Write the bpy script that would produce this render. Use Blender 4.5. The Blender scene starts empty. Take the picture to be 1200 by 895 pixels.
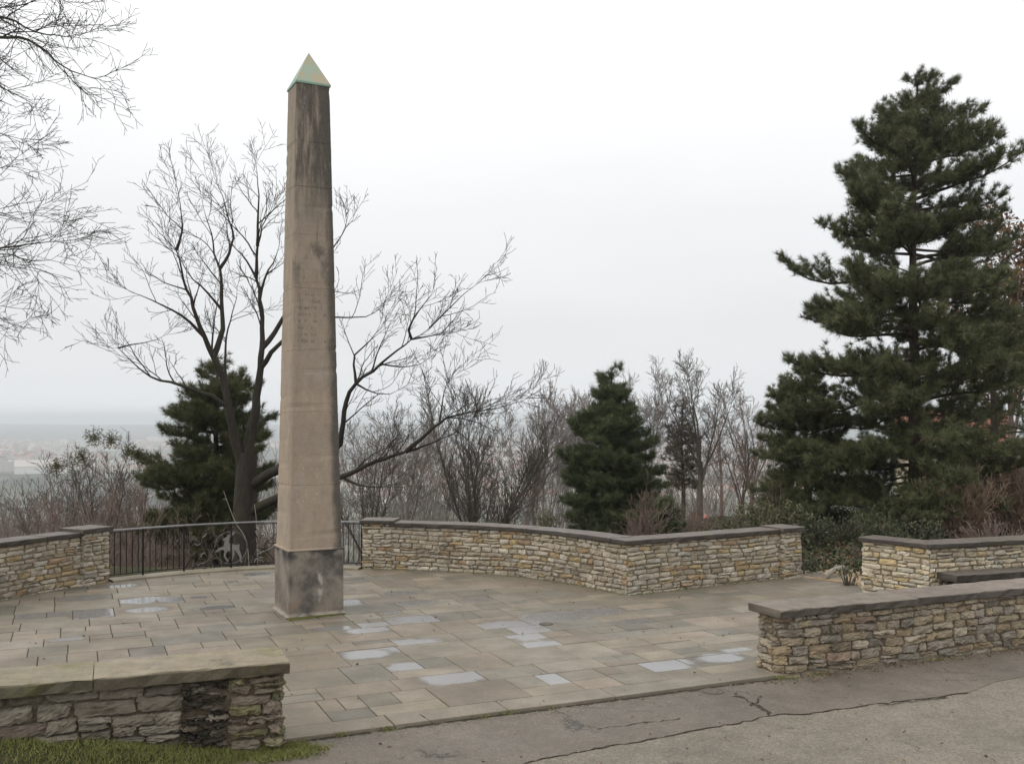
import bpy, math, random
import numpy as np
from mathutils import Vector
rng = np.random.default_rng(7)
random.seed(7)
sc = bpy.context.scene
COL = sc.collection
PI = math.pi
# ------------------------------------------------------------------ camera model
F, CX, CY, HZ, EYE = 1167.0, 600.0, 447.5, 490.0, 3.0
TH = math.atan((HZ-CY)/F)
def ray(px, py):
    u, v = (px-CX)/F, (CY-py)/F
    return np.array([u, 1.0, (HZ-py)/F])
def G(px, py, z=0.0):
    d = ray(px, py); t = (z-EYE)/d[2]
    return np.array([d[0]*t, d[1]*t, z])
def P(px, py, Y):
    d = ray(px, py); t = Y/d[1]
    return np.array([d[0]*t, Y, EYE+d[2]*t])
def sstep(a, b, x):
    t = np.clip((np.asarray(x, float)-a)/(b-a), 0, 1); return t*t*(3-2*t)
def terr(x, y):
    x = np.asarray(x, float); y = np.asarray(y, float)
    y0 = 20.6+12*sstep(4, 9, x)+12*sstep(14, 30, x)
    s = np.maximum(0, y-y0)
    zl = -1.1*sstep(0.3,2.2,s)*(1-sstep(2,5,x))-np.minimum(s, 60)*0.13-np.maximum(0, s-60)*0.30
    lf = np.maximum(0, -x-10.5)*sstep(10, 15, y)
    zl = zl-np.minimum(lf, 40)*0.12-np.maximum(0, lf-40)*.3*sstep(30, 80, y)
    zl = np.maximum(zl, -88)
    hill = 50*sstep(3800, 5600, y+300*np.sin(x*.0011+1))*(1+.10*np.sin(x*.0016+2.2)+.05*np.sin(x*.0043))
    roll = sstep(300, 900, y)*(1-.85*sstep(2600,4200,y))*5*(np.sin(x*.006+y*.004)+np.sin(y*.009-x*.002))
    near = .25*np.sin(x*.7+1.3)*np.sin(y*.6)*sstep(0, 4, s)
    return -0.06+zl+hill+roll+near
# ------------------------------------------------------------------ mesh builder
class MB:
    def __init__(s):
        s.v=[]; s.q=[]; s.t=[]; s.c=[]; s.w=[]; s.n=0; s.ng=[]; s.pend={}; s.lim=[]
    def add(s, v, quads=None, tris=None, col=(1,1,1), wet=0.0, ngons=None):
        v=np.asarray(v,float).reshape(-1,3); k=len(v)
        if quads is not None and len(quads): s.q.append(np.asarray(quads,int)+s.n)
        if tris is not None and len(tris): s.t.append(np.asarray(tris,int)+s.n)
        if ngons: s.ng += [[i+s.n for i in g] for g in ngons]
        c=np.asarray(col,float)
        if c.ndim==1: c=np.tile(c,(k,1))
        s.c.append(c); s.w.append(np.full(k,wet)); s.v.append(v); s.n+=k
    def merge(s, o, loc=(0,0,0), rz=0, sc_=1.0):
        o.flush()
        ca,sa=math.cos(rz),math.sin(rz)
        for_v=np.concatenate(o.v)*sc_
        R=np.array([[ca,-sa,0],[sa,ca,0],[0,0,1]])
        v=for_v@R.T+np.array(loc)
        s.v.append(v); s.c.append(np.concatenate(o.c)); s.w.append(np.concatenate(o.w))
        if o.q: s.q.append(np.concatenate(o.q)+s.n)
        if o.t: s.t.append(np.concatenate(o.t)+s.n)
        s.ng+=[[i+s.n for i in g] for g in o.ng]
        s.n+=len(v)
    def box(s, c, size, rz=0, col=(1,1,1), axes=None):
        x,y,z=[a/2 for a in size]
        p=np.array([[-x,-y,-z],[x,-y,-z],[x,y,-z],[-x,y,-z],[-x,-y,z],[x,-y,z],[x,y,z],[-x,y,z]])
        ca,sa=math.cos(rz),math.sin(rz)
        p=p@np.array([[ca,-sa,0],[sa,ca,0],[0,0,1]]).T+np.array(c)
        s.add(p,[[0,3,2,1],[4,5,6,7],[0,1,5,4],[1,2,6,5],[2,3,7,6],[3,0,4,7]],col=col)
    def flush(s):
        pend,s.pend=s.pend,{}
        for (m,n,col),lst in pend.items():
            pts=np.stack([a for a,_ in lst]); rad=np.stack([b for _,b in lst]); N=len(lst)
            d=np.gradient(pts,axis=1); d/=np.linalg.norm(d,axis=2,keepdims=True)+1e-9
            ref=np.where((np.abs(d[:,:,2]).mean(1)<.8)[:,None],[[0,0,1.]],[[1.,0,0]])[:,None,:]
            a=np.cross(d,ref); a/=np.linalg.norm(a,axis=2,keepdims=True)+1e-9; b=np.cross(d,a)
            ang=np.arange(n)*2*PI/n
            ring=(a[:,:,None,:]*np.cos(ang)[:,None]+b[:,:,None,:]*np.sin(ang)[:,None])*rad[:,:,None,None]+pts[:,:,None,:]
            i=np.arange(m-1)[:,None]*n; j=np.arange(n)[None,:]; j2=(j+1)%n
            q=np.stack([i+j,i+j2,i+n+j2,i+n+j],-1).reshape(-1,4)
            q=(q[None]+(np.arange(N)*m*n)[:,None,None]).reshape(-1,4)
            s.add(ring.reshape(-1,3),q,col=col)
    def tube(s, pts, rad, n=6, col=(1,1,1), cap=True):
        pts=np.asarray(pts,float); m=len(pts)
        if n<=4 and not cap:
            s.pend.setdefault((m,n,tuple(col)),[]).append((pts,np.broadcast_to(np.asarray(rad,float),(m,)))); return
        rad=np.broadcast_to(np.asarray(rad,float),(m,))
        d=np.gradient(pts,axis=0); d/=np.linalg.norm(d,axis=1,keepdims=True)+1e-9
        ref=np.array([0,0,1.]) if abs(d[:,2]).mean()<.8 else np.array([1.,0,0])
        a=np.cross(d,ref); a/=np.linalg.norm(a,axis=1,keepdims=True)+1e-9
        b=np.cross(d,a)
        ang=np.arange(n)*2*PI/n
        ring=(a[:,None,:]*np.cos(ang)[None,:,None]+b[:,None,:]*np.sin(ang)[None,:,None])*rad[:,None,None]+pts[:,None,:]
        i=np.arange(m-1)[:,None]*n; j=np.arange(n)[None,:]; j2=(j+1)%n
        q=np.stack([i+j,i+j2,i+n+j2,i+n+j],-1).reshape(-1,4)
        ng=[list(range(n))[::1],list(range((m-1)*n,m*n))[::-1]] if cap else None
        s.add(ring.reshape(-1,3),q,col=col,ngons=ng)
    def build(s, name, mat, parent=None, smooth=False):
        s.flush(); me=bpy.data.meshes.new(name)
        v=np.concatenate(s.v) if s.v else np.zeros((0,3))
        q=np.concatenate(s.q) if s.q else np.zeros((0,4),int)
        t=np.concatenate(s.t) if s.t else np.zeros((0,3),int)
        loops=np.concatenate([q.ravel(),t.ravel(),np.array([i for g in s.ng for i in g],int)]).astype(np.int32)
        cnt=np.concatenate([np.full(len(q),4),np.full(len(t),3),np.array([len(g) for g in s.ng],int)]).astype(np.int32)
        st=np.concatenate([[0],np.cumsum(cnt)[:-1]]).astype(np.int32)
        off=np.zeros(3)
        me.vertices.add(len(v)); me.vertices.foreach_set('co',v.astype(np.float32).ravel())
        me.loops.add(len(loops)); me.loops.foreach_set('vertex_index',loops)
        me.polygons.add(len(cnt)); me.polygons.foreach_set('loop_start',st)
        try: me.polygons.foreach_set('loop_total',cnt)
        except Exception: pass
        me.update(calc_edges=True)
        c=np.concatenate(s.c); ca=me.attributes.new('col','FLOAT_COLOR','POINT')
        ca.data.foreach_set('color',np.c_[c,np.ones(len(c))].astype(np.float32).ravel())
        w=np.concatenate(s.w)
        if w.any():
            wa=me.attributes.new('wet','FLOAT','POINT'); wa.data.foreach_set('value',w.astype(np.float32))
        me.polygons.foreach_set('use_smooth',np.full(len(cnt),bool(smooth)))
        me.validate()
        if mat: me.materials.append(mat)
        o=bpy.data.objects.new(name,me); COL.objects.link(o)
        if parent: o.parent=parent
        return o
def tag(o,label=None,cat=None,group=None,kind=None):
    if label: o['label']=label
    if cat: o['category']=cat
    if group: o['group']=group
    if kind: o['kind']=kind
    return o
def empty(name,loc,label,cat,group=None,rz=0):
    o=bpy.data.objects.new(name,None); COL.objects.link(o); o.location=loc; o.rotation_euler[2]=rz
    o.empty_display_size=.3
    return tag(o,label,cat,group)
def localise(mb,loc):
    mb.flush()
    for i in range(len(mb.v)): mb.v[i]=mb.v[i]-np.array(loc)
def copy_tree(o,parent=None):
    c=o.copy(); COL.objects.link(c)
    if parent: c.parent=parent
    for ch in list(o.children): copy_tree(ch,c)
    return c
# ------------------------------------------------------------------ materials
class NT:
    def __init__(s,name):
        s.m=bpy.data.materials.new(name); s.m.use_nodes=True; s.t=s.m.node_tree
        s.t.nodes.clear()
        s.out=s.n('ShaderNodeOutputMaterial'); s.b=s.n('ShaderNodeBsdfPrincipled')
        s.l(s.b.outputs[0],s.out.inputs[0])
        s.co=s.n('ShaderNodeTexCoord').outputs['Object']
    def n(s,t): return s.t.nodes.new(t)
    def l(s,a,b): s.t.links.new(a,b)
    def setin(s,sock,v):
        if hasattr(v,'is_linked') or hasattr(v,'node'): s.l(v,sock)
        else: sock.default_value=v
    def attr(s,name,out='Color'):
        a=s.n('ShaderNodeAttribute'); a.attribute_name=name; return a.outputs[out]
    def noise(s,scale,detail=4,rough=.55,vec=None,stretch=None,out='Fac'):
        v=vec or s.co
        if stretch:
            mp=s.n('ShaderNodeMapping'); mp.inputs['Scale'].default_value=stretch; s.l(v,mp.inputs[0]); v=mp.outputs[0]
        n=s.n('ShaderNodeTexNoise'); n.inputs['Scale'].default_value=scale; n.inputs['Detail'].default_value=detail
        n.inputs['Roughness'].default_value=rough; s.l(v,n.inputs['Vector']); return n.outputs[out]
    def ramp(s,fac,a,b):
        r=s.n('ShaderNodeMapRange'); r.interpolation_type='SMOOTHSTEP'
        s.l(fac,r.inputs[0]); r.inputs[1].default_value=a; r.inputs[2].default_value=b; return r.outputs[0]
    def math(s,op,a,b=0.0):
        m=s.n('ShaderNodeMath'); m.operation=op; s.setin(m.inputs[0],a); s.setin(m.inputs[1],b); return m.outputs[0]
    def mix(s,fac,a,b,mode='MIX'):
        m=s.n('ShaderNodeMix'); m.data_type='RGBA'; m.blend_type=mode
        s.setin(m.inputs[0],fac)
        for sock,v in ((m.inputs[6],a),(m.inputs[7],b)):
            if isinstance(v,tuple): v=(*v,1.0) if len(v)==3 else v
            s.setin(sock,v)
        return m.outputs[2]
    def bright(s,c,fac,lo,hi):
        r=s.n('ShaderNodeMapRange'); s.l(fac,r.inputs[0]); r.inputs[1].default_value=.25; r.inputs[2].default_value=.75
        r.inputs[3].default_value=lo; r.inputs[4].default_value=hi
        h=s.n('ShaderNodeHueSaturation'); s.l(r.outputs[0],h.inputs['Value']); s.setin(h.inputs['Color'],c if not isinstance(c,tuple) else (*c,1)); return h.outputs[0]
    def bump(s,h,dist,strength=1.0):
        b=s.n('ShaderNodeBump'); b.inputs['Distance'].default_value=dist; b.inputs['Strength'].default_value=strength
        s.l(h,b.inputs['Height']); s.l(b.outputs[0],s.b.inputs['Normal'])
    def fin(s,col,rough=.8,spec=.3,metal=0):
        s.setin(s.b.inputs['Base Color'],(*col,1) if isinstance(col,tuple) else col)
        s.setin(s.b.inputs['Roughness'],rough); s.setin(s.b.inputs['Specular IOR Level'],spec); s.b.inputs['Metallic'].default_value=metal
        return s.m
    def sep(s,vec=None):
        x=s.n('ShaderNodeSeparateXYZ'); s.l(vec or s.co,x.inputs[0]); return x.outputs

def m_stone(name,dark=.3,moss=.1,tint=(1,1,1)):
    t=NT(name); c=t.mix(1.0,t.attr('col'),tint,'MULTIPLY')
    c=t.bright(c,t.noise(9,5,.65),.72,1.25)
    c=t.bright(c,t.noise(60,3),.85,1.15)
    st=t.ramp(t.noise(1.7,5,.7),.52,.68)
    c=t.mix(t.math('MULTIPLY',st,dark),c,(.045,.04,.032))
    ms=t.ramp(t.noise(2.6,5,.7,stretch=(1,1,1.7)),.58,.72)
    c=t.mix(t.math('MULTIPLY',ms,moss),c,(.125,.125,.03))
    t.bump(t.noise(34,6,.7),.014,.9)
    return t.fin(c,.88,.2)
def m_mortar(name,col=(.13,.105,.075)):
    t=NT(name); c=t.bright(col,t.noise(12,5),.6,1.4); t.bump(t.noise(40,4),.02); return t.fin(c,.95,.1)
def m_coping(name,col,moss=.15,mosscol=(.13,.12,.035)):
    t=NT(name); c=t.mix(1.0,t.attr('col'),col,'MULTIPLY')
    c=t.bright(c,t.noise(5,6,.7),.65,1.35); c=t.bright(c,t.noise(50,3),.85,1.15)
    c=t.mix(t.math('MULTIPLY',t.ramp(t.noise(1.6,5,.7),.48,.66),moss),c,mosscol)
    c=t.mix(t.math('MULTIPLY',t.ramp(t.noise(3.1,5,.75),.58,.7),.6),c,(.05,.046,.042))
    t.bump(t.noise(25,6,.7),.012,.8); return t.fin(c,t.math('ADD',t.math('MULTIPLY',t.noise(4),.5),.3),.4)
def m_paving():
    t=NT('sandstone_flags'); c=t.attr('col')
    c=t.bright(c,t.noise(1.6,6,.65),.72,1.26); c=t.bright(c,t.noise(26,6,.8),.78,1.22)
    c=t.mix(t.math('MULTIPLY',t.ramp(t.noise(.55,5,.7),.5,.68),.45),c,(.10,.095,.07))
    c=t.mix(t.math('MULTIPLY',t.ramp(t.noise(.9,5,.75,stretch=(1,1,1)),.58,.7),.3),c,(.10,.105,.045))
    sp=t.ramp(t.noise(75,2),.67,.72); c=t.mix(t.math('MULTIPLY',sp,.4),c,(.07,.06,.05))
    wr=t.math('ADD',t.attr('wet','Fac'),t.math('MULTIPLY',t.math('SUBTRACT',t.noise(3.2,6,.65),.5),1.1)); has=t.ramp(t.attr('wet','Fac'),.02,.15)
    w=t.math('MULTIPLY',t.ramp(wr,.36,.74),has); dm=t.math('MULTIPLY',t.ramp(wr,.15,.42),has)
    c=t.mix(t.math('MULTIPLY',dm,.45),c,(.09,.08,.065))
    damp=t.ramp(t.noise(.8,4,.6),.42,.66)
    c2=t.mix(t.math('MULTIPLY',w,.55),c,(.215,.222,.235))  # pale sky sheen of the puddles, painted into the slab colour
    r=t.math('SUBTRACT',t.math('SUBTRACT',.62,t.math('MULTIPLY',damp,.2)),t.math('MULTIPLY',w,.42))
    r=t.math('MAXIMUM',r,.17)
    sp=t.math('ADD',.35,t.math('MULTIPLY',w,.45))
    bm=t.n('ShaderNodeBump'); bm.inputs['Distance'].default_value=.006
    t.l(t.math('SUBTRACT',.7,t.math('MULTIPLY',w,.69)),bm.inputs['Strength']); t.l(t.noise(28,5,.65),bm.inputs['Height']); t.l(bm.outputs[0],t.b.inputs['Normal'])
    return t.fin(c2,r,sp)
def m_asphalt(name,col,grit=.3,patch=(.16,.14,.11)):
    t=NT(name); c=t.bright(col,t.noise(.7,6,.65),.7,1.3)
    c=t.mix(t.math('MULTIPLY',t.ramp(t.noise(.45,6,.7),.45,.65),.55),c,patch)
    gn=t.ramp(t.noise(42,3,.7),.36,.64); gm=t.n('ShaderNodeMapRange'); t.l(gn,gm.inputs[0]); gm.inputs[3].default_value=1-grit; gm.inputs[4].default_value=1+grit
    hs=t.n('ShaderNodeHueSaturation'); t.l(gm.outputs[0],hs.inputs['Value']); t.l(c,hs.inputs['Color']); c=hs.outputs[0]
    c=t.bright(c,t.noise(5,6,.75),.8,1.22)
    c=t.mix(t.math('MULTIPLY',t.ramp(t.noise(130,2),.60,.68),grit),c,(.33,.31,.27))
    vz=t.n('ShaderNodeTexVoronoi'); vz.feature='DISTANCE_TO_EDGE'; vz.inputs['Scale'].default_value=.45
    mp=t.n('ShaderNodeVectorMath'); mp.operation='ADD'; t.l(t.co,mp.inputs[0])
    nz=t.noise(1.5,5,.7,out='Color'); t.l(nz,mp.inputs[1]); t.l(mp.outputs[0],vz.inputs['Vector'])
    ck=t.math('MULTIPLY',t.math('SUBTRACT',1.0,t.ramp(vz.outputs[0],.004,.014)),t.ramp(t.noise(.8,3),.5,.62))
    c=t.mix(t.math('MULTIPLY',ck,.7),c,(.03,.027,.022))
    t.bump(t.noise(110,4,.7),.01,.8)
    return t.fin(c,t.math('ADD',t.math('MULTIPLY',t.noise(.9,4),.5),.35),.3)
def m_bark(name,col,moss=.3,mc=(.09,.10,.035)):
    t=NT(name); c=t.bright(col,t.noise(14,5,.7,stretch=(1,1,.25)),.6,1.45)
    c=t.mix(t.math('MULTIPLY',t.ramp(t.noise(2.2,4),.5,.68),moss),c,mc)
    t.bump(t.noise(18,5,.7,stretch=(1,1,.2)),.03,.8); return t.fin(c,.9,.15)
def m_leaf(name,c1,c2,c3,rough=.6,spec=.25):
    t=NT(name); x=t.sep(t.attr('col','Vector'))
    c=t.mix(x[0],c1,c2); c=t.mix(t.math('MULTIPLY',x[1],x[1]),c,c3)
    return t.fin(c,rough,spec)
def m_flat(name,col,rough=.6,metal=0,spec=.4,var=.2,scale=8):
    t=NT(name); return t.fin(t.bright(col,t.noise(scale,4),1-var,1+var),rough,spec,metal)
def m_attr(name,rough=.85,var=.15):
    t=NT(name); return t.fin(t.bright(t.attr('col'),t.noise(3,4),1-var,1+var),rough,.2)
def m_iron(name):
    t=NT(name); c=t.mix(t.ramp(t.noise(20,4,.7),.55,.7),(.014,.013,.013),(.05,.03,.02)); return t.fin(c,.6,.2)
def m_terrain():
    t=NT('terrain'); n1=t.noise(.35,6,.7)
    near=t.mix(t.ramp(n1,.4,.62),(.05,.038,.022),(.038,.042,.018))
    near=t.mix(t.ramp(t.noise(3,5,.7),.5,.66),near,(.085,.06,.036))
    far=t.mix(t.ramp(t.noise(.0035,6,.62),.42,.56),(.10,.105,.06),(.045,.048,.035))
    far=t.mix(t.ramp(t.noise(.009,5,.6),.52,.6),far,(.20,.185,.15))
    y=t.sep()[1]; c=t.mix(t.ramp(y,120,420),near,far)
    t.bump(t.noise(6,5,.7),.08,.6); return t.fin(c,.95,.1)
def m_obelisk():
    t=NT('weathered_sandstone'); X=t.sep(); x,y,z=X[0],X[1],X[2]
    c=t.mix(t.ramp(t.noise(1.3,5,.65),.38,.64),(.385,.305,.225),(.335,.275,.215))
    c=t.mix(t.ramp(t.noise(2.6,5,.7,stretch=(1,1,.35)),.52,.7),c,(.36,.31,.25))
    c=t.mix(t.math('MULTIPLY',t.ramp(z,4.4,6.6),.55),c,(.29,.245,.19))
    c=t.bright(c,t.noise(8,5,.7,stretch=(1,1,.6)),.82,1.16)
    front_shade=t.ramp(t.math('MULTIPLY',y,-1.0),.20,.27); c=t.mix(t.math('MULTIPLY',front_shade,t.ramp(t.noise(1.9,5,.7,stretch=(1,1,.4)),.3,.6)),c,t.mix(.28,c,(.16,.135,.115)))  # shade of the front face, painted into its colour to set off the left face
    blk=(.050,.047,.043)
    front=t.ramp(t.math('MULTIPLY',y,-1.0),.20,.27)          # the weather side
    streak=t.noise(3.2,6,.7,stretch=(1.6,1.6,.22))
    top=t.math('MULTIPLY',t.ramp(z,5.7,6.9),t.ramp(streak,.34,.56))
    top=t.math('MULTIPLY',top,t.math('ADD',.35,t.math('MULTIPLY',front,.65)))
    mid=t.math('MULTIPLY',t.math('MULTIPLY',t.ramp(z,4.75,5.5),t.math('SUBTRACT',1.0,t.ramp(z,5.55,5.75))),t.ramp(t.noise(4.5,6,.72,stretch=(1,1,.5)),.42,.6))
    mid=t.math('MULTIPLY',mid,t.math('MULTIPLY',front,.75))
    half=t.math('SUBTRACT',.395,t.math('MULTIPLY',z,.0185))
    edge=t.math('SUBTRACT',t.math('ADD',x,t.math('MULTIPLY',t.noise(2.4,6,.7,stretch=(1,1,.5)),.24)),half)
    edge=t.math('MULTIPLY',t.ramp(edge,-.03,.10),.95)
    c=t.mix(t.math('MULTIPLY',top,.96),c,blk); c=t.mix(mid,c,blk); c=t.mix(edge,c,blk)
    sp=t.math('MULTIPLY',t.ramp(t.noise(14,6,.8,stretch=(1,1,.5)),.60,.70),t.ramp(z,3.8,7.0)); c=t.mix(t.math('MULTIPLY',sp,.7),c,(.07,.063,.055))
    lt=t.math('MULTIPLY',t.ramp(z,6.2,6.6),t.ramp(t.noise(5,6,.75,stretch=(1.3,1.3,.35)),.55,.66)); c=t.mix(t.math('MULTIPLY',lt,.45),c,(.30,.29,.25))
    gr=t.ramp(t.noise(40,5,.8),.3,.7); c=t.mix(.13,c,t.mix(gr,(.12,.10,.08),(.55,.46,.36)))
    dr=t.math('MULTIPLY',t.ramp(t.noise(4.5,6,.75,stretch=(2.2,2.2,.10)),.54,.68),t.ramp(z,2.2,6.2)); c=t.mix(t.math('MULTIPLY',dr,.62),c,(.085,.075,.065))
    arr=t.math('MULTIPLY',front,t.ramp(t.noise(2.0,6,.7,stretch=(1,1,1.3)),.6,.74)); c=t.mix(t.math('MULTIPLY',arr,.35),c,(.17,.145,.12))
    t.bump(t.noise(22,6,.7),.012,.7); return t.fin(c,.85,.25)
def m_plinth():
    t=NT('grey_plinth_stone'); X=t.sep(); z=X[2]
    c=t.mix(t.ramp(t.noise(2.2,6,.7),.36,.62),(.10,.09,.078),(.25,.22,.18))
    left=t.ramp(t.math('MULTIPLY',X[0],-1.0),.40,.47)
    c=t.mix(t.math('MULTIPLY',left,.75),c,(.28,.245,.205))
    c=t.mix(t.math('MULTIPLY',t.math('SUBTRACT',1.0,t.ramp(z,.1,.3)),t.ramp(t.noise(4,5,.7),.5,.7)),c,(.27,.17,.11))
    rim=t.math('MULTIPLY',t.math('SUBTRACT',1.0,t.ramp(z,.02,.09)),t.ramp(t.noise(5,5,.7),.35,.6)); c=t.mix(rim,c,(.33,.29,.24))
    run=t.math('MULTIPLY',t.math('SUBTRACT',1.0,t.ramp(t.math('ABSOLUTE',t.math('ADD',X[0],-.06)),.015,.05)),t.math('MULTIPLY',t.ramp(z,.15,.3),t.math('SUBTRACT',1.0,t.ramp(z,.6,.75))))
    c=t.mix(t.math('MULTIPLY',run,t.ramp(t.noise(9,4),.35,.6)),c,(.38,.36,.33))
    c=t.mix(t.math('MULTIPLY',t.ramp(z,.72,.95),t.ramp(t.noise(3,5),.4,.55)),c,(.05,.048,.045))
    t.bump(t.noise(25,6,.7),.012,.8); return t.fin(c,.85,.3)

M={}
M['wall']=m_stone('pale_rubble_stone',.45,.22)
M['wall_front']=m_stone('grey_rubble_stone',.5,.3)
M['wall_dark']=m_stone('dark_mossy_rubble_stone',.7,.6)
M['mortar_brown']=m_mortar('brown_mortar',(.13,.105,.075)); M['mortar']=m_mortar('mortar',(.20,.165,.115)); M['mortar_dark']=m_mortar('dark_joint',(.03,.026,.02))
M['cop']=m_coping('grey_coping_stone',(.125,.104,.088),.2); M['cop_front']=m_coping('brown_grey_coping_stone',(.18,.152,.125),.1)
M['cop_moss']=m_coping('mossy_coping_stone',(.215,.178,.122),.6,(.14,.135,.04))
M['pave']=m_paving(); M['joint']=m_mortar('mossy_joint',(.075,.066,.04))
M['asph_old']=m_asphalt('worn_asphalt',(.175,.155,.12),.28,(.205,.175,.135))
M['asph_new']=m_asphalt('smooth_asphalt',(.142,.122,.098),.17,(.175,.15,.118))
M['crack']=m_mortar('crack_dirt',(.06,.052,.04))
M['ob']=m_obelisk(); M['plinth']=m_plinth()
M['oak']=m_bark('oak_bark',(.040,.034,.028),.5,(.05,.05,.024)); M['twig']=m_bark('grey_brown_bark',(.105,.088,.076),.4)
M['twig_red']=m_bark('reddish_bark',(.185,.135,.115),.25,(.14,.12,.07)); M['twig_pale']=m_bark('pale_grey_bark',(.25,.225,.213),.25,(.18,.17,.12))
M['twig_far']=m_bark('far_bark',(.175,.15,.135),.25,(.14,.13,.08)); M['pinebark']=m_bark('pine_bark',(.06,.046,.036),.2); M['dry']=m_bark('dry_stem',(.27,.195,.14),.1)
M['pine']=m_leaf('dark_pine_needles',(.055,.068,.032),(.105,.122,.054),(.175,.175,.085))
M['pine2']=m_leaf('yellowish_pine_needles',(.04,.054,.02),(.08,.092,.032),(.13,.125,.05))
M['pine3']=m_leaf('blue_green_pine_needles',(.044,.066,.03),(.084,.106,.046),(.14,.15,.065))
M['brownconifer']=m_leaf('brownish_needles',(.055,.045,.03),(.10,.075,.05),(.12,.10,.06))
M['shrub']=m_leaf('olive_shrub_leaves',(.065,.075,.032),(.115,.12,.055),(.16,.14,.075),.5)
M['yew']=m_leaf('dark_shrub_leaves',(.03,.044,.02),(.06,.076,.034),(.10,.10,.05),.5)
M['russet']=m_leaf('russet_leaves',(.13,.065,.028),(.20,.105,.045),(.12,.085,.04))
M['mistle']=m_leaf('mistletoe_leaves',(.085,.085,.03),(.13,.12,.045),(.12,.09,.05))
M['grass']=m_leaf('grass_blades',(.12,.15,.032),(.19,.20,.05),(.27,.235,.11))
M['litter']=m_leaf('dead_leaves',(.10,.06,.035),(.19,.12,.065),(.24,.18,.12))
M['iron']=m_iron('black_iron'); M['railtop']=m_flat('worn_grey_paint',(.26,.26,.26),.35,0,.5,.25); M['iron_grey']=m_flat('worn_grey_iron',(.10,.10,.095),.5,.2,.5,.6,9); M['silver']=m_flat('dull_silver_paint',(.21,.205,.19),.5,.2,.5,.25,14)
t=NT('copper_patina'); X=t.sep()
lf=t.ramp(t.math('SUBTRACT',X[1],X[0]),-.02,.06)
c=t.mix(lf,t.mix(t.ramp(t.noise(5,4,.6),.38,.62),(.31,.385,.30),(.40,.345,.235)),t.mix(t.ramp(t.noise(6,4,.6),.4,.65),(.23,.34,.28),(.33,.40,.33)))
c=t.mix(t.math('SUBTRACT',1.0,t.ramp(X[2],.0,.06)),c,(.2,.33,.26)); M['copper']=t.fin(c,.6,.3)
M['terrain']=m_terrain(); M['build']=m_attr('painted_render'); M['soil']=m_flat('sandy_soil',(.30,.22,.14),.95,0,.1,.4,9)
M['cast']=m_flat('cast_iron_cover',(.10,.085,.07),.7,0,.3,.3,30); M['log']=m_flat('weathered_log',(.33,.29,.24),.9,0,.1,.25,12)
M['glass']=m_flat('dark_window',(.05,.055,.06),.15,0,.5,.1)
# ------------------------------------------------------------------ world, sun, camera
w=bpy.data.worlds.new("World"); sc.world=w; w.use_nodes=True
nt=w.node_tree; nt.nodes.clear()
out=nt.nodes.new('ShaderNodeOutputWorld'); mixs=nt.nodes.new('ShaderNodeMixShader')
SUN_EL,SUN_AZ=math.radians(40),math.radians(248)      # azimuth from +Y, clockwise
sky=nt.nodes.new('ShaderNodeTexSky'); sky.sky_type='NISHITA'; sky.sun_disc=False; sky.sun_elevation=SUN_EL; sky.sun_rotation=SUN_AZ
sky.dust_density=4; sky.air_density=1.2
b1=nt.nodes.new('ShaderNodeBackground'); b1.inputs[1].default_value=.10; nt.links.new(sky.outputs[0],b1.inputs[0])
tc=nt.nodes.new('ShaderNodeTexCoord'); sx=nt.nodes.new('ShaderNodeSeparateXYZ'); nt.links.new(tc.outputs['Generated'],sx.inputs[0])
cr=nt.nodes.new('ShaderNodeValToRGB'); nt.links.new(sx.outputs[2],cr.inputs[0])
el=cr.color_ramp.elements
el[0].position=0.0; el[0].color=(.93,.95,.975,1); el[1].position=1.0; el[1].color=(1.35,1.35,1.35,1)
for p_,c_ in ((.03,(.85,.868,.885,1)),(.09,(.81,.822,.835,1)),(.2,(.88,.888,.895,1)),(.34,(1.1,1.1,1.1,1)),(.6,(1.25,1.25,1.25,1))):
    e=el.new(p_); e.color=c_
nz=nt.nodes.new('ShaderNodeTexNoise'); nz.inputs['Scale'].default_value=1.6; nz.inputs['Detail'].default_value=5
mpn=nt.nodes.new('ShaderNodeMapping'); mpn.inputs['Scale'].default_value=(1,1,3.2); nt.links.new(tc.outputs['Generated'],mpn.inputs[0]); nt.links.new(mpn.outputs[0],nz.inputs['Vector'])
mr=nt.nodes.new('ShaderNodeMapRange'); nt.links.new(nz.outputs[0],mr.inputs[0]); mr.inputs[1].default_value=.3; mr.inputs[2].default_value=.7; mr.inputs[3].default_value=.95; mr.inputs[4].default_value=1.05
b2=nt.nodes.new('ShaderNodeBackground'); nt.links.new(cr.outputs[0],b2.inputs[0]); nt.links.new(mr.outputs[0],b2.inputs[1])
mixs.inputs[0].default_value=.90
nt.links.new(b1.outputs[0],mixs.inputs[1]); nt.links.new(b2.outputs[0],mixs.inputs[2]); nt.links.new(mixs.outputs[0],out.inputs[0])
sl=bpy.data.lights.new('sun','SUN'); sl.energy=1.0; sl.angle=math.radians(40); sl.color=(1,.97,.93)
so=bpy.data.objects.new('sun',sl); COL.objects.link(so)
dv=Vector((math.sin(SUN_AZ)*math.cos(SUN_EL),math.cos(SUN_AZ)*math.cos(SUN_EL),math.sin(SUN_EL)))
so.rotation_euler=dv.to_track_quat('Z','Y').to_euler()
cam=bpy.data.cameras.new('camera'); co=bpy.data.objects.new('camera',cam); COL.objects.link(co); sc.camera=co
cam.sensor_width=36; cam.sensor_fit='HORIZONTAL'; cam.lens=36*F/1200; cam.clip_end=20000; cam.clip_start=.1
co.location=(0,0,EYE); co.rotation_euler=(PI/2,0,0); cam.shift_y=(HZ-CY)/1200
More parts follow.
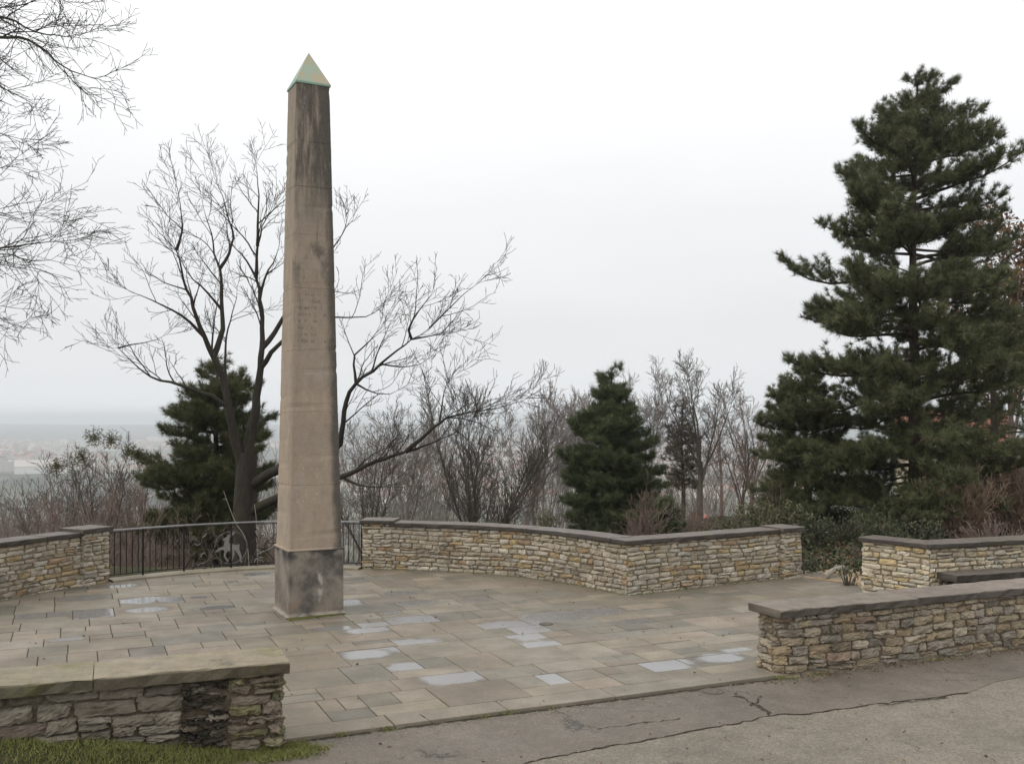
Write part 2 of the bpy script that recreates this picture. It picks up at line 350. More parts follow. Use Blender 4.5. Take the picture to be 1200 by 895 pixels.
sc.view_settings.view_transform='Standard'; sc.view_settings.look='None'; sc.view_settings.gamma=1; sc.view_settings.exposure=0.12
sc.cycles.use_denoising=True; sc.cycles.max_bounces=6; sc.cycles.diffuse_bounces=3; sc.cycles.glossy_bounces=2; sc.cycles.volume_bounces=3
sc.cycles.sample_clamp_indirect=4
# ------------------------------------------------------------------ 2-D paths
def resample(p,step=.12):
    p=np.asarray(p,float); d=np.r_[0,np.cumsum(np.linalg.norm(np.diff(p,axis=0),axis=1))]
    n=max(2,int(round(d[-1]/step))+1); s=np.linspace(0,d[-1],n)
    return np.c_[tuple(np.interp(s,d,p[:,k]) for k in range(p.shape[1]))]
def crom(p,step=.12):
    p=np.asarray(p,float); q=np.vstack([2*p[0]-p[1],p,2*p[-1]-p[-2]]); out=[]
    for i in range(1,len(q)-2):
        a,b,c,d=q[i-1],q[i],q[i+1],q[i+2]
        for t in np.linspace(0,1,8,endpoint=False):
            out.append(.5*((2*b)+(c-a)*t+(2*a-5*b+4*c-d)*t*t+(3*b-a-3*c+d)*t**3))
    out.append(p[-1]); return resample(np.array(out),step)
def vnorm(p,closed=False):
    """mitred left-hand normals of a polyline"""
    p=np.asarray(p,float)
    if closed: d=np.roll(p,-1,0)-p
    else: d=np.diff(p,axis=0)
    d/=np.linalg.norm(d,axis=1,keepdims=True)+1e-12
    n=np.c_[-d[:,1],d[:,0]]
    if closed: a,b=np.roll(n,1,0),n
    else: a=np.vstack([n[:1],n]); b=np.vstack([n,n[-1:]])
    m=a+b; m/=np.linalg.norm(m,axis=1,keepdims=True)+1e-12
    return m/np.maximum(.4,(m*a).sum(1,keepdims=True))
def xy(px,py): return G(px,py)[:2]
# ------------------------------------------------------------------ rubble walls
PAL_PALE=[((.39,.335,.25),4),((.42,.37,.295),4),((.37,.28,.16),2),((.38,.35,.29),2.5),((.32,.27,.20),1.5),((.35,.25,.16),.6),((.47,.42,.34),1.3)]
PAL_CREAM=[((.47,.40,.28),4),((.50,.44,.335),4),((.45,.35,.20),1.6),((.43,.40,.33),2),((.39,.33,.25),1),((.53,.48,.39),1.5)]
PAL_FRONT=[((.30,.245,.17),4),((.34,.29,.22),3),((.29,.225,.145),1.4),((.25,.22,.18),3),((.21,.18,.145),1.5),((.28,.205,.15),.6)]
PAL_DARK=[((.185,.16,.125),4),((.215,.19,.15),3),((.15,.13,.10),2.5),((.18,.145,.115),.8),((.24,.21,.165),1)]
def pick(pal):
    w_=np.array([b for _,b in pal]); c=np.array(pal[rng.choice(len(pal),p=w_/w_.sum())][0]); return c*rng.uniform(.82,1.18)
def stones(mb,path,h0f,h1,pal,hr=(.05,.10),lr=(.12,.38),closed=True,breaks=(),depth=.035,gap=.006,rough=1.0,big=0,fine=False,sect=None):
    """lay coursed rubble along a closed 2-D path whose outward side is on the RIGHT of travel"""
    p=np.asarray(path,float)
    if closed: p=np.vstack([p,p[:1]])
    seg=np.diff(p,axis=0); L=np.linalg.norm(seg,axis=1); cum=np.r_[0,np.cumsum(L)]; d=seg/L[:,None]; nr=np.c_[d[:,1],-d[:,0]]
    T=cum[-1]; br=sorted(list(breaks)+[0,T])
    uu,vv=(np.array([-1,-.94,-.8,-.55,-.3,-.08,.15,.38,.6,.8,.94,1]),np.array([-1,-.86,-.6,-.25,.1,.4,.68,.87,1])) if fine else (np.array([-1,-.93,-.62,-.2,.22,.6,.93,1]),np.array([-1,-.84,-.3,.3,.84,1]))
    nu,nv=len(uu),len(vv)
    I=(np.arange(nv-1)[:,None]*nu+np.arange(nu-1)[None,:])
    Q=np.stack([I,I+1,I+nu+1,I+nu],-1).reshape(-1,4)
    sink=0
    def lay(s0,s1,ha,hb,c):
        U,V=np.meshgrid(uu,vv); 
        ss=(s0+s1)/2+U*(s1-s0)/2; hh=(ha+hb)/2+V*(hb-ha)/2
        j=rng.normal(0,1,(4,2))*np.array([.010,.006])*rough
        wts=[(1-U)*(1-V)/4,(1+U)*(1-V)/4,(1+U)*(1+V)/4,(1-U)*(1+V)/4]
        ss=ss+sum(w_*j[k,0] for k,w_ in enumerate(wts)); hh=hh+sum(w_*j[k,1] for k,w_ in enumerate(wts))
        hh=hh+rng.normal(0,.0035*rough,hh.shape)*(np.abs(V)>.5); ss=ss+rng.normal(0,.004*rough,ss.shape)
        hh=hh+.012*np.sin(ss*1.9+1.0)+.007*np.sin(ss*4.3+ha*9)
        bul=rng.uniform(.006,.022)*rough
        edge=np.minimum(1,(1-np.abs(U))/.10)*np.minimum(1,(1-np.abs(V))/.22)
        o=-.05+.05*np.clip(edge*1.6,0,1)+bul*(1-np.abs(U)**4)*(1-np.abs(V)**3)+(rng.normal(0,.0042*rough,U.shape)+.008*rough*np.sin(U*rng.uniform(1,4)+rng.uniform(0,6))*np.sin(V*rng.uniform(1,3)+rng.uniform(0,6)))*(edge>0)+rng.uniform(-.01,.012)*rough+sink
        sv=np.clip(ss.ravel(),0,T-1e-6); k=np.clip(np.searchsorted(cum,sv,side='right')-1,0,len(L)-1)
        mid=np.clip(np.searchsorted(cum,(s0+s1)/2)-1,0,len(L)-1)
        b=p[k]+d[k]*(ss.ravel()-cum[k])[:,None]+nr[k]*o.ravel()[:,None]
        cc=c*np.ones((len(b),3))
        mb.add(np.c_[b,hh.ravel()],Q,col=cc)
    for bi in range(len(br)-1):
        a,b=br[bi],br[bi+1]
        if b-a<.05: continue
        for sa,sb,kw in (sect or []):
            if sa-1e-6<=a and b<=sb+1e-6: hr=kw.get('hr',hr); lr=kw.get('lr',lr); gap=kw.get('gap',gap); pal=kw.get('pal',pal); rough=kw.get('rough',rough); sink=kw.get('sink',0)
        h=h0f
        row=0
        while h<h1-.015:
            hh=min(rng.uniform(*hr),h1-h)
            if h1-h-hh<.03: hh=h1-h
            s=a-rng.uniform(0,.1) if row%2 else a
            s=a
            first=True
            while s<b-1e-4:
                ln=rng.uniform(*lr)*(1.0 if not big or rng.random()>big else 1.8)
                if first: ln*=rng.uniform(.5,1.2); first=False
                if b-s-ln<lr[0]*.6: ln=b-s
                c=pick(pal)
                if hh>.085 and rng.random()<.14:
                    m_=h+hh*rng.uniform(.4,.6)
                    lay(s+gap,s+ln-gap,h+gap*.6,m_-gap*.5,c); lay(s+gap,s+ln-gap,m_+gap*.5,h+hh-gap*.6,pick(pal))
                else: lay(s+gap,s+ln-gap,h+gap*.6,h+hh-gap*.6,c)
                s+=ln
            h+=hh; row+=1
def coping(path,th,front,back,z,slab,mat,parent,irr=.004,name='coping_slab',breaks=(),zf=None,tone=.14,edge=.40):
    """slabs swept along the wall's front line; front is on the RIGHT of travel"""
    p=np.asarray(path,float); n=-vnorm(p)
    cum=np.r_[0,np.cumsum(np.linalg.norm(np.diff(p,axis=0),axis=1))]; T=cum[-1]
    s=0; cuts=[0]
    while s<T-1e-6:
        s+=rng.uniform(*slab); 
        nb=[b for b in breaks if cuts[-1]+.05<b<s+.35]
        if nb: s=nb[0]
        if T-s<slab[0]*.6: s=T
        cuts.append(min(s,T))
    ch=.012
    prof=np.array([(front-ch*.6,0),(front,ch),(front,th-ch),(front-ch,th),(-back+ch,th),(-back,th-ch),(-back,ch),(-back+ch,0)])
    for a,b in zip(cuts[:-1],cuts[1:]):
        if b-a<.02: continue
        mb=MB(); ss=[a+.003]+[c for c in cum if a+.02<c<b-.02]+[b-.003]
        fine=[]
        for x0,x1 in zip(ss[:-1],ss[1:]):
            k=max(1,int((x1-x0)/.12)); fine+=list(np.linspace(x0,x1,k,endpoint=False))
        fine.append(ss[-1]); fine=np.array(fine)
        px_=np.c_[np.interp(fine,cum,p[:,0]),np.interp(fine,cum,p[:,1])]; nn=np.c_[np.interp(fine,cum,n[:,0]),np.interp(fine,cum,n[:,1])]
        m=len(fine); k=len(prof)
        zz=z+rng.uniform(-.003,.003); off=rng.uniform(-.006,.006)
        o=prof[None,:,0]+off+rng.normal(0,irr,(m,k)); hz=prof[None,:,1]+zz+rng.normal(0,irr*.5,(m,k))
        v=np.concatenate([px_[:,None,:]+nn[:,None,:]*o[...,None],hz[...,None]],-1)
        i=np.arange(m-1)[:,None]*k; j=np.arange(k)[None,:]; j2=(j+1)%k
        q=np.stack([i+j,i+j2,i+k+j2,i+k+j],-1).reshape(-1,4)
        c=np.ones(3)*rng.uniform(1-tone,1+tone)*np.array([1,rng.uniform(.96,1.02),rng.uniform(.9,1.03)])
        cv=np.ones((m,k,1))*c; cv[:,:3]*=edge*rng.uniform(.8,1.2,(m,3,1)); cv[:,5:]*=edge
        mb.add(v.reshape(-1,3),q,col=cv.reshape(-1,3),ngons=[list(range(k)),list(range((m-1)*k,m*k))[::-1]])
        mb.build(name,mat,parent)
def footprint(front,th,round_start=0,round_end=0):
    """closed outline with outward on the right; front path travels with its front on the right"""
    f=np.asarray(front,float); n=-vnorm(f)
    back=(f-n*th)[::-1]
    def rnd(poly,r,at):
        return poly
    return np.vstack([f,back])
def rounded(poly,idx,r):
    poly=[np.array(q) for q in poly]; out=[]
    N=len(poly)
    for i,q in enumerate(poly):
        if i in idx:
            a,b=poly[i-1],poly[(i+1)%N]
            u=(a-q)/np.linalg.norm(a-q); v_=(b-q)/np.linalg.norm(b-q)
            s,e=q+u*r,q+v_*r
            for t in np.linspace(0,1,6): out.append((1-t)**2*s+2*t*(1-t)*q+t*t*e)
        else: out.append(q)
    return np.array(out)
def wall(label,front,th,h,cop_th,pal,mat,cmat,overhang=(.05,.05),slab=(.9,1.5),hr=(.06,.105),lr=(.13,.36),z0=-.12,rough=1.0,rnd=(),rr=.12,mort='mortar',breaks=(),cbreaks=(),ends=(.04,.04),irr=.004,gap=.006,big=0,group=None,fine=False,sect=None,inset=.012):
    f=np.asarray(front,float); base=f[len(f)//2]
    e=empty('rubble_wall',(base[0],base[1],0),label,'wall',group)
    fp=footprint(f,th); 
    if len(rnd): fp=rounded(fp,[i%len(fp) for i in rnd],rr)
    # sharp corners become course breaks
    q=np.vstack([fp,fp[:1]]); d=np.diff(q,axis=0); L=np.linalg.norm(d,axis=1); cum=np.r_[0,np.cumsum(L)]; d/=L[:,None]
    br=[cum[i] for i in range(1,len(fp)) if (d[i-1]@d[i])<.9]
    if sect: br=br+[q_ for a_ in sect for q_ in a_[:2] if all(abs(q_-b_)>.02 for b_ in br) and q_>0]
    mb=MB(); stones(mb,fp,z0,h,pal,hr,lr,True,br,rough=rough,gap=gap,big=big,fine=fine,sect=sect); localise(mb,e.location); mb.build('stonework',M[mat],e)
    ins=fp+vnorm(fp,True)*inset
    mb=MB(); N=len(ins)
    v=np.vstack([np.c_[ins,np.full(N,z0)],np.c_[ins,np.full(N,h-.002)]])
    i=np.arange(N); mb.add(v,np.stack([i,(i+1)%N,(i+1)%N+N,i+N],-1)); localise(mb,e.location); mb.build('mortar_core',M[mort],e)
    fx=f.copy()
    fx[0]+=(f[0]-f[1])/np.linalg.norm(f[0]-f[1])*ends[0]; fx[-1]+=(f[-1]-f[-2])/np.linalg.norm(f[-1]-f[-2])*ends[1]
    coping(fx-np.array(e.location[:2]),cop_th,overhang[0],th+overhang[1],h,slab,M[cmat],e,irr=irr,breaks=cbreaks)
    return e
def pillar(parent,c,ax,size,h,cap_th,pal,cap_over=.05,capmat='cop',mat='wall'):
    """square end pillar as a part of its wall"""
    ax=np.array(ax)/np.linalg.norm(ax); ay=np.array([-ax[1],ax[0]]); L=np.array(parent.location[:2])
    a,b=size[0]/2,size[1]/2; c=np.array(c)-L
    fp=np.array([c-ax*a-ay*b,c+ax*a-ay*b,c+ax*a+ay*b,c-ax*a+ay*b])   # outward on the right when counter-clockwise
    mb=MB(); stones(mb,fp,-.12,h,pal,breaks=[size[0],size[0]+size[1],2*size[0]+size[1]],lr=(.14,.34))
    o=mb.build('pillar',M[mat],parent)
    mb=MB(); ins=fp+vnorm(fp,True)*.012; v=np.vstack([np.c_[ins,np.full(4,-.12)],np.c_[ins,np.full(4,h)]]); i=np.arange(4)
    mb.add(v,np.stack([i,(i+1)%4,(i+1)%4+4,i+4],-1)); mb.build('mortar_core',M['mortar'],o)
    mid=np.array([c-ax*(a+cap_over)-ay*(b+cap_over),c+ax*(a+cap_over)-ay*(b+cap_over)])
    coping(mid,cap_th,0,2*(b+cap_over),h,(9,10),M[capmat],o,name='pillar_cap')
    return o
# front edge of the terrace: line through the two front walls
E0=xy(340,865); E1=xy(905,792); ED=(E1-E0)/np.linalg.norm(E1-E0); EN=np.array([-ED[1],ED[0]])
EANG=math.atan2(ED[1],ED[0])
def ef(s,o): return E0+ED*s+EN*o          # s along the edge from E0, o into the terrace
LE=np.linalg.norm(E1-E0)
# right front wall
s0=float((xy(908,788)-E0)@ED)
fr=[ef(s0+k,.0) for k in (0,1.2,2.4,3.6,4.8,6.0,7.2,8.4)]
WFR=wall('low rubble wall with dark coping at the roadside, right of the terrace entrance',fr,.50,.665,.092,PAL_FRONT,'wall_front','cop_front',slab=(.8,1.5),hr=(.065,.125),lr=(.13,.40),rnd=(0,-1),rr=.17,rough=1.3,ends=(.05,0),irr=.006,gap=.004,fine=True,mort='mortar_brown',overhang=(.05,.06))
# left front wall
LS=float((xy(332,872)-E0)@ED)
LA=math.radians(21.8); LD=np.array([math.cos(LA),math.sin(LA)]); LB=xy(331,874)
fl=[LB-LD*k for k in (5.6,4.4,3.2,2.4,1.6,.8,0)]
WFL=wall('dark mossy rubble wall with thick slab coping beside the grass, at the left front',fl,.52,.68,.108,PAL_DARK,'wall_dark','cop_moss',slab=(1.05,1.5),hr=(.065,.15),lr=(.20,.55),mort='mortar_brown',inset=.03,rough=1.35,ends=(0,.06),irr=.007,gap=.003,fine=True,sect=[(4.72,5.12,dict(hr=(.04,.075),lr=(.1,.25),gap=.016,rough=2.4,pal=[((.045,.04,.03),1.6),((.11,.092,.07),1),((.19,.165,.13),.7)])),(5.12,5.60,dict(hr=(.06,.13),lr=(.16,.4),gap=.006,rough=1.9,pal=[((.185,.165,.105),2),((.17,.155,.085),1.5),((.2,.165,.125),2)])),(5.62,6.1,dict(hr=(.06,.13),lr=(.14,.3),gap=.006,rough=1.9))],overhang=(.07,.07),z0=-.1)  # one section's near-black stone colours paint the shade inside a hole
# far curved wall
arc=crom([xy(426,665.6),xy(461,666.4),xy(540,669.8),xy(587,673.3),xy(633,678.2),xy(680,685.4),xy(715,692.4),xy(735,697.2)],.15)
leg=resample(np.array([xy(735,697.2),xy(934,675.5)]),.4)
far=np.vstack([arc,leg[1:]])
cumf=np.r_[0,np.cumsum(np.linalg.norm(np.diff(far,axis=0),axis=1))]; scorner=cumf[len(arc)-1]
WF=wall('long pale rubble wall curving behind the terrace, bent to a sharp corner',far,.42,.85,.078,PAL_PALE,'wall','cop',slab=(.9,1.4),cbreaks=(scorner,),ends=(.02,.0),irr=.003)
d0=arc[2]-arc[0]; d0/=np.linalg.norm(d0); n0=np.array([-d0[1],d0[0]])
pillar(WF,arc[0]+d0*.29+n0*.2,d0,(.60,.50),.90,.075,PAL_PALE)
d1=leg[-1]-leg[-2]; d1/=np.linalg.norm(d1); n1=np.array([-d1[1],d1[0]])
pillar(WF,leg[-1]-d1*.20+n1*.18,d1,(.46,.54),.87,.085,PAL_PALE)
# left wall
lp=crom([np.array([-10.6,11.6]),np.array([-9.7,13.9]),xy(-25,708.6),xy(0,703),xy(50,694),xy(93,686.5),xy(125,680.8)],.15)
WL=wall('pale rubble wall curving in from the left edge to the railing',lp,.42,.875,.082,PAL_PALE,'wall','cop',slab=(1.0,1.6),irr=.003,ends=(0,.02))
d2=lp[-1]-lp[-3]; d2/=np.linalg.norm(d2); n2=np.array([-d2[1],d2[0]])
pillar(WL,lp[-1]-d2*.28+n2*.19,d2,(.56,.52),.93,.085,PAL_PALE)
# right bay wall
A=xy(1010,693.5); B=np.array([6.82,16.25]); C_=B+np.array([math.cos(math.radians(19)),math.sin(math.radians(19))])*5.5
bay=np.vstack([resample(np.array([A,B]),.4),resample(np.array([B,C_]),.5)[1:]])
cb=np.linalg.norm(B-A)
WB=wall('pale rubble wall with a sharp corner behind the stone bench, at the right',bay,.42,.875,.078,PAL_CREAM,'wall','cop',slab=(.8,1.3),cbreaks=(cb,),irr=.003)
# bench along the bay wall
bd=(C_-B)/np.linalg.norm(C_-B); bn=np.array([bd[1],-bd[0]])
be=empty('stone_bench',(*(B+bd*1.5+bn*.25),0),'grey stone slab bench set against the pale wall at the right','bench')
pth=np.array([B+bd*.12+bn*.46,B+bd*5.0+bn*.46])-np.array(be.location[:2])
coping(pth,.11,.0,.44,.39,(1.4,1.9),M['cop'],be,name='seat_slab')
for k in (.5,1.9,3.3,4.6):
    mb=MB(); p_=B+bd*k+bn*.26; mb.box((p_[0]-be.location[0],p_[1]-be.location[1],.185),(.26,.34,.41),math.atan2(bd[1],bd[0]),col=(.35,.3,.22)); mb.build('support',M['cop'],be)
# ------------------------------------------------------------------ railing
rp=crom([xy(126,680.2),xy(180,674.4),xy(225,670.2),xy(270,667),xy(320,664.4),xy(372,664),xy(425,665.4)],.05)
rcum=np.r_[0,np.cumsum(np.linalg.norm(np.diff(rp,axis=0),axis=1))]; RT=rcum[-1]
def rpt(s,h,o=0):
    s=min(max(s,0),RT); x=np.interp(s,rcum,rp[:,0]); y=np.interp(s,rcum,rp[:,1])
    return np.array([x,y,h])
def rs_of_px(px):
    pr=rp[:,0]/rp[:,1]*F*math.cos(0)+CX
    return float(np.interp(px,pr,rcum))
RB=rpt(RT/2,0)
re_=empty('iron_railing',tuple(RB),'black iron railing with a leaping stag panel, running behind the obelisk','railing')
def rbuild(mb,name,mat,par=None,smooth=False):
    localise(mb,RB); return mb.build(name,mat,par or re_,smooth)
def sweepbar(mb,h,wd,hh):
    n=vnorm(rp); k=4
    v=[]
    for o,z in ((-wd/2,-hh/2),(wd/2,-hh/2),(wd/2,hh/2),(-wd/2,hh/2)): v.append(np.c_[rp+n*o,np.full(len(rp),h+z)])
    v=np.stack(v,1); m=len(rp); i=np.arange(m-1)[:,None]*k; j=np.arange(k)[None,:]; j2=(j+1)%k
    mb.add(v.reshape(-1,3),np.stack([i+j,i+j2,i+k+j2,i+k+j],-1).reshape(-1,4))
mb=MB(); sweepbar(mb,.925,.055,.022); rbuild(mb,'handrail',M['railtop'])
mb=MB(); sweepbar(mb,.885,.03,.014); rbuild(mb,'top_bar',M['iron'])
mb=MB(); sweepbar(mb,.10,.035,.016); rbuild(mb,'bottom_bar',M['iron'])
posts=[rs_of_px(q) for q in (127,167.5,215.6,271,327,372,424)]
for s in posts:
    mb=MB(); p_=rpt(s,.45); mb.box(p_,(.028,.028,.93)); rbuild(mb,'post',M['iron'])
pa,pb=posts[2],rs_of_px(334)
s=posts[0]+.11
while s<RT-.03:
    if not(pa-.03<s<pb+.02) and min(abs(s-q) for q in posts)>.04:
        mb=MB(); p_=rpt(s,.4925); mb.box(p_,(.014,.014,.80)); rbuild(mb,'baluster',M['iron'])
    s+=.112
sc0=rs_of_px(270.5); PX=19.72/F
def orn(ix,iy): return rpt(sc0+(ix-603)/10*PX,.43-(iy-415)/10*PX)   # panel design in its own plane
def scroll(pts,r=.009,mat='iron',name='scroll',par=None):
    mb=MB(); mb.tube([orn(*q) for q in crom(np.array(pts,float),4)],r,5); return rbuild(mb,name,M[mat],par)
ang=np.radians(np.linspace(0,360,33)); 
mb=MB(); rg=np.array([orn(603+186*math.cos(a),413+190*math.sin(a)) for a in ang]); mb.tube(rg,.010,6,cap=False); ring=rbuild(mb,'ring',M['iron_grey'])
stag=[(512,312),(535,296),(556,284),(564,262),(574,256),(582,272),(594,250),(586,228),(600,234),(610,216),(621,224),(618,244),(642,228),(654,238),(630,262),(606,280),(590,296),(586,320),(580,345),(590,362),(620,372),(655,382),(684,384),(700,376),(704,392),(700,415),(702,445),(716,480),(728,520),(722,556),(736,590),(718,592),(706,560),(704,528),(684,492),(668,468),(655,452),(640,448),(648,478),(636,520),(620,560),(604,584),(596,574),(612,546),(622,512),(616,470),(598,452),(570,448),(552,470),(540,505),(560,540),(580,572),(566,580),(540,548),(522,510),(526,480),(532,450),(520,436),(490,432),(462,446),(436,460),(428,448),(452,430),(470,410),(492,404),(516,404),(522,380),(528,352),(536,332),(528,324),(516,322)]
mb=MB(); N=len(stag); fr_=[];bk=[]
tdir=rpt(sc0+.1,0)-rpt(sc0-.1,0); tdir/=np.linalg.norm(tdir); nd=np.array([tdir[1],-tdir[0],0])
fr_=[orn(*q)+nd*.006 for q in stag]; bk=[orn(*q)-nd*.006 for q in stag]
from mathutils.geometry import tessellate_polygon
tr=tessellate_polygon([[Vector((q[0],-q[1],0)) for q in stag]])
i=np.arange(N); mb.add(np.vstack([fr_,bk]),np.stack([i,(i+1)%N,(i+1)%N+N,i+N],-1),[list(q) for q in tr]+[[a+N for a in q[::-1]] for q in tr]); rbuild(mb,'stag_figure',M['silver'])
SCR=[[(60,640),(120,560),(200,470),(290,430),(340,470),(330,530),(280,540),(262,505),(280,475)],[(390,350),(430,260),(470,215)],[(70,260),(140,330),(210,360),(255,330),(250,290),(222,285)],
     [(160,640),(215,590),(260,570),(310,590),(320,630),(290,640)],[(280,275),(320,250),(330,215),(300,205)],[(345,240),(300,300),(290,360),(315,395),(345,380)],[(380,640),(370,600),(400,580),(425,610),(410,640)],
     [(60,380),(130,385),(180,370),(220,420),(200,470)]]
for q in SCR:
    scroll(q); scroll([(1206-a,b) for a,b in q])
for q in ([(195,352),(230,362),(258,335)],[(262,505),(275,470),(310,455)],[(222,600),(250,575),(300,575)],[(280,275),(312,255),(328,230)]):
    scroll(q,.011,'silver'); scroll([(1206-a,b) for a,b in q],.011,'silver')
scroll([(905,512),(960,480),(1040,455),(1100,410)],.011,'silver'); scroll([(870,610),(890,570),(930,545),(975,550)],.011,'silver')
for a in ((603,600,603,660),(420,440,390,350),(786,440,816,350),(603,225,603,185)): scroll([(a[0],a[1]),((a[0]+a[2])/2,(a[1]+a[3])/2),(a[2],a[3])],.01)
# kerb under the railing
mb=MB(); n=vnorm(rp); prof=[(-.26,-.3),(-.26,.028),(-.25,.036),(.10,.036),(.11,.028),(.11,-.3)]
v=np.stack([np.c_[rp+n*o,np.full(len(rp),z)] for o,z in prof],1); k=len(prof); m=len(rp); i=np.arange(m-1)[:,None]*k; j=np.arange(k-1)[None,:]
mb.add(v.reshape(-1,3),np.stack([i+j+1,i+j,i+k+j,i+k+j+1],-1).reshape(-1,4),col=(.27,.235,.165)); tag(mb.build('terrace_kerb',M['pave']),kind='structure')
# ------------------------------------------------------------------ terrace paving
def inpoly(p,poly):
    x,y=p; c=False; j=len(poly)-1
    for i in range(len(poly)):
        if (poly[i][1]>y)!=(poly[j][1]>y) and x<(poly[j][0]-poly[i][0])*(y-poly[i][1])/(poly[j][1]-poly[i][1])+poly[i][0]: c=not c
        j=i
    return c
opn=[leg[-1],xy(960,669),xy(1002,684),A]
terrace=np.vstack([[ef(-9,0)],[ef(LE+9,0)],[C_],bay[::-1],opn[::-1],far[::-1],rp[::-1],lp[::-1]])
joint_poly=np.vstack([[ef(-9,.03)],[ef(LE+9,.03)],[C_],bay[::-1],opn[::-1],far[::-1],rp[::-1],lp[::-1]])
from mathutils.geometry import tessellate_polygon as tess
mb=MB(); tr=tess([[Vector((q[0],q[1],0)) for q in joint_poly]]); mb.add(np.c_[joint_poly,np.full(len(joint_poly),-.013)],tris=[list(q) for q in tr]); tag(mb.build('terrace_bed',M['joint']),kind='structure')
PUD=[(168,703,.40),(205,702,.30),(110,718,.55),(62,720,.35),(255,712,.3),(30,722,.3),(485,706,.3),(500,722,.6),(440,730,.3),(425,766,.34),(478,755,.45),(480,781,.28),(533,792,.42),(600,733,.5),(618,742,.5),(650,722,.5),(640,756,.4),(660,794,.55),(765,780,.5),(790,776,.2),(700,716,.4),(412,706,.35),(842,770,.3),(180,773,.25),(470,695,.3),(430,738,.3),(560,702,.3),(868,760,.3),(300,672,.3),(355,668,.3)]
PUD=[(xy(a,b),r) for a,b,r in PUD]
PUDL=[(float((q-E0)@ED),float((q-E0)@EN)) for q,r in PUD]
def clip(poly,a,nrm):
    out=[]
    for i in range(len(poly)):
        p_,q_=poly[i],poly[(i+1)%len(poly)]; dp=(p_-a)@nrm; dq=(q_-a)@nrm
        if dp>=0: out.append(p_)
        if dp*dq<0: out.append(p_+(q_-p_)*dp/(dp-dq))
    return out
rseg=[(rp[i],vnorm(rp)[i]) for i in range(0,len(rp),8)]
mb=MB()
PC=[(.208,.177,.13),(.216,.187,.142),(.188,.165,.124),(.22,.182,.136),(.17,.152,.12),(.208,.17,.127)]
def slab(s0,s1,o0,o1,edge=False):
    g=.005
    poly=[ef(s0+g,o0+g),ef(s1-g,o0+g),ef(s1-g,o1-g),ef(s0+g,o1-g)]
    c=sum(poly)/4
    if not inpoly(c,terrace):
        if not any(inpoly(q,terrace) for q in poly): return
    if c[0]<-2.3:
        for a,nrm in rseg:
            poly=clip(poly,a,-nrm)
            if len(poly)<3: return
    poly=np.array(poly); N=len(poly)
    if N<3: return
    c=poly.mean(0); z=rng.normal(0,.0018); tilt=rng.normal(0,.0022,2)
    inn=c+(poly-c)*(1-.008/np.maximum(.1,np.linalg.norm(poly-c,axis=1,keepdims=True)))
    zt=z+(inn-c)@tilt
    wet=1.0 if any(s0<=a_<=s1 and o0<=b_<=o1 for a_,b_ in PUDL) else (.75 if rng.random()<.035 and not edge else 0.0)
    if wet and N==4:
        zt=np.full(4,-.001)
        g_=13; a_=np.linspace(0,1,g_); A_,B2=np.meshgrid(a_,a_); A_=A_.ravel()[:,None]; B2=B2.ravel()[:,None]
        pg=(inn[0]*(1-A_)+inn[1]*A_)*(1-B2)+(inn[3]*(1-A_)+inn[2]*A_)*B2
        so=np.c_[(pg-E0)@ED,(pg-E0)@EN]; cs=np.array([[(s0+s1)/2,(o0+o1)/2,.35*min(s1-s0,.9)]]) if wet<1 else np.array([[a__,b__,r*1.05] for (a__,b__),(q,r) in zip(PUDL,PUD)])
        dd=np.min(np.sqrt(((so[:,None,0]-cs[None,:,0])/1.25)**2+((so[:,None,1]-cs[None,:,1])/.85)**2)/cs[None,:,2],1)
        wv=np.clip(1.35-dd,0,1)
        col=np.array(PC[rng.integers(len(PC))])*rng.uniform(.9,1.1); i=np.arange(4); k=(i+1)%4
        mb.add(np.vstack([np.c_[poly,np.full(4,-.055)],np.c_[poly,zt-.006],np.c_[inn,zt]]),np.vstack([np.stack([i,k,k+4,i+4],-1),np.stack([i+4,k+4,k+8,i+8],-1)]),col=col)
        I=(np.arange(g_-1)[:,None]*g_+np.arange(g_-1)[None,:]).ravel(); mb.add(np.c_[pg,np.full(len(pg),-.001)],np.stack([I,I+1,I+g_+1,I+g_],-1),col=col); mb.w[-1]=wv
        return
    col=np.array(PC[rng.integers(len(PC))])*rng.uniform(.8,1.15)
    v=np.vstack([np.c_[poly,np.full(N,-.055)],np.c_[poly,zt-.006],np.c_[inn,zt]])
    i=np.arange(N); k=(i+1)%N
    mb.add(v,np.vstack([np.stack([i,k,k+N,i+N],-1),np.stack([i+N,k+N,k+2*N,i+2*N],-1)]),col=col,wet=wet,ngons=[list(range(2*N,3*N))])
s=-9.0
while s<LE+9:
    l=rng.uniform(1.2,2.2); slab(s,s+l,0,.36,True); s+=l
o=.36
while o<13:
    rh=rng.choice([.48,.58,.68,.8]); s=-11.0-rng.uniform(0,1)
    while s<LE+9:
        l=rng.uniform(.45,1.05)
        if rng.random()<.42:
            m_=o+rh*rng.choice([.42,.5,.58]); k=s+l*rng.uniform(.4,.6)
            slab(s,s+l,o,m_); 
            if rng.random()<.6: slab(s,k,m_,o+rh); slab(k,s+l,m_,o+rh)
            else: slab(s,s+l,m_,o+rh)
        else: slab(s,s+l,o,o+rh)
        s+=l
    o+=rh
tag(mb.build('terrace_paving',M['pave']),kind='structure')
# ------------------------------------------------------------------ road
def sheet(name,poly,z,mat,kind='structure'):
    m_=MB(); tr_=tess([[Vector((q[0],q[1],0)) for q in poly]]); m_.add(np.c_[np.array(poly),np.full(len(poly),z)],tris=[list(q) for q in tr_]); return tag(m_.build(name,mat),kind=kind)
sheet('road',[ef(-60,.02),ef(60,.02),ef(60,-60),ef(-60,-60)],-.040,M['asph_old'])
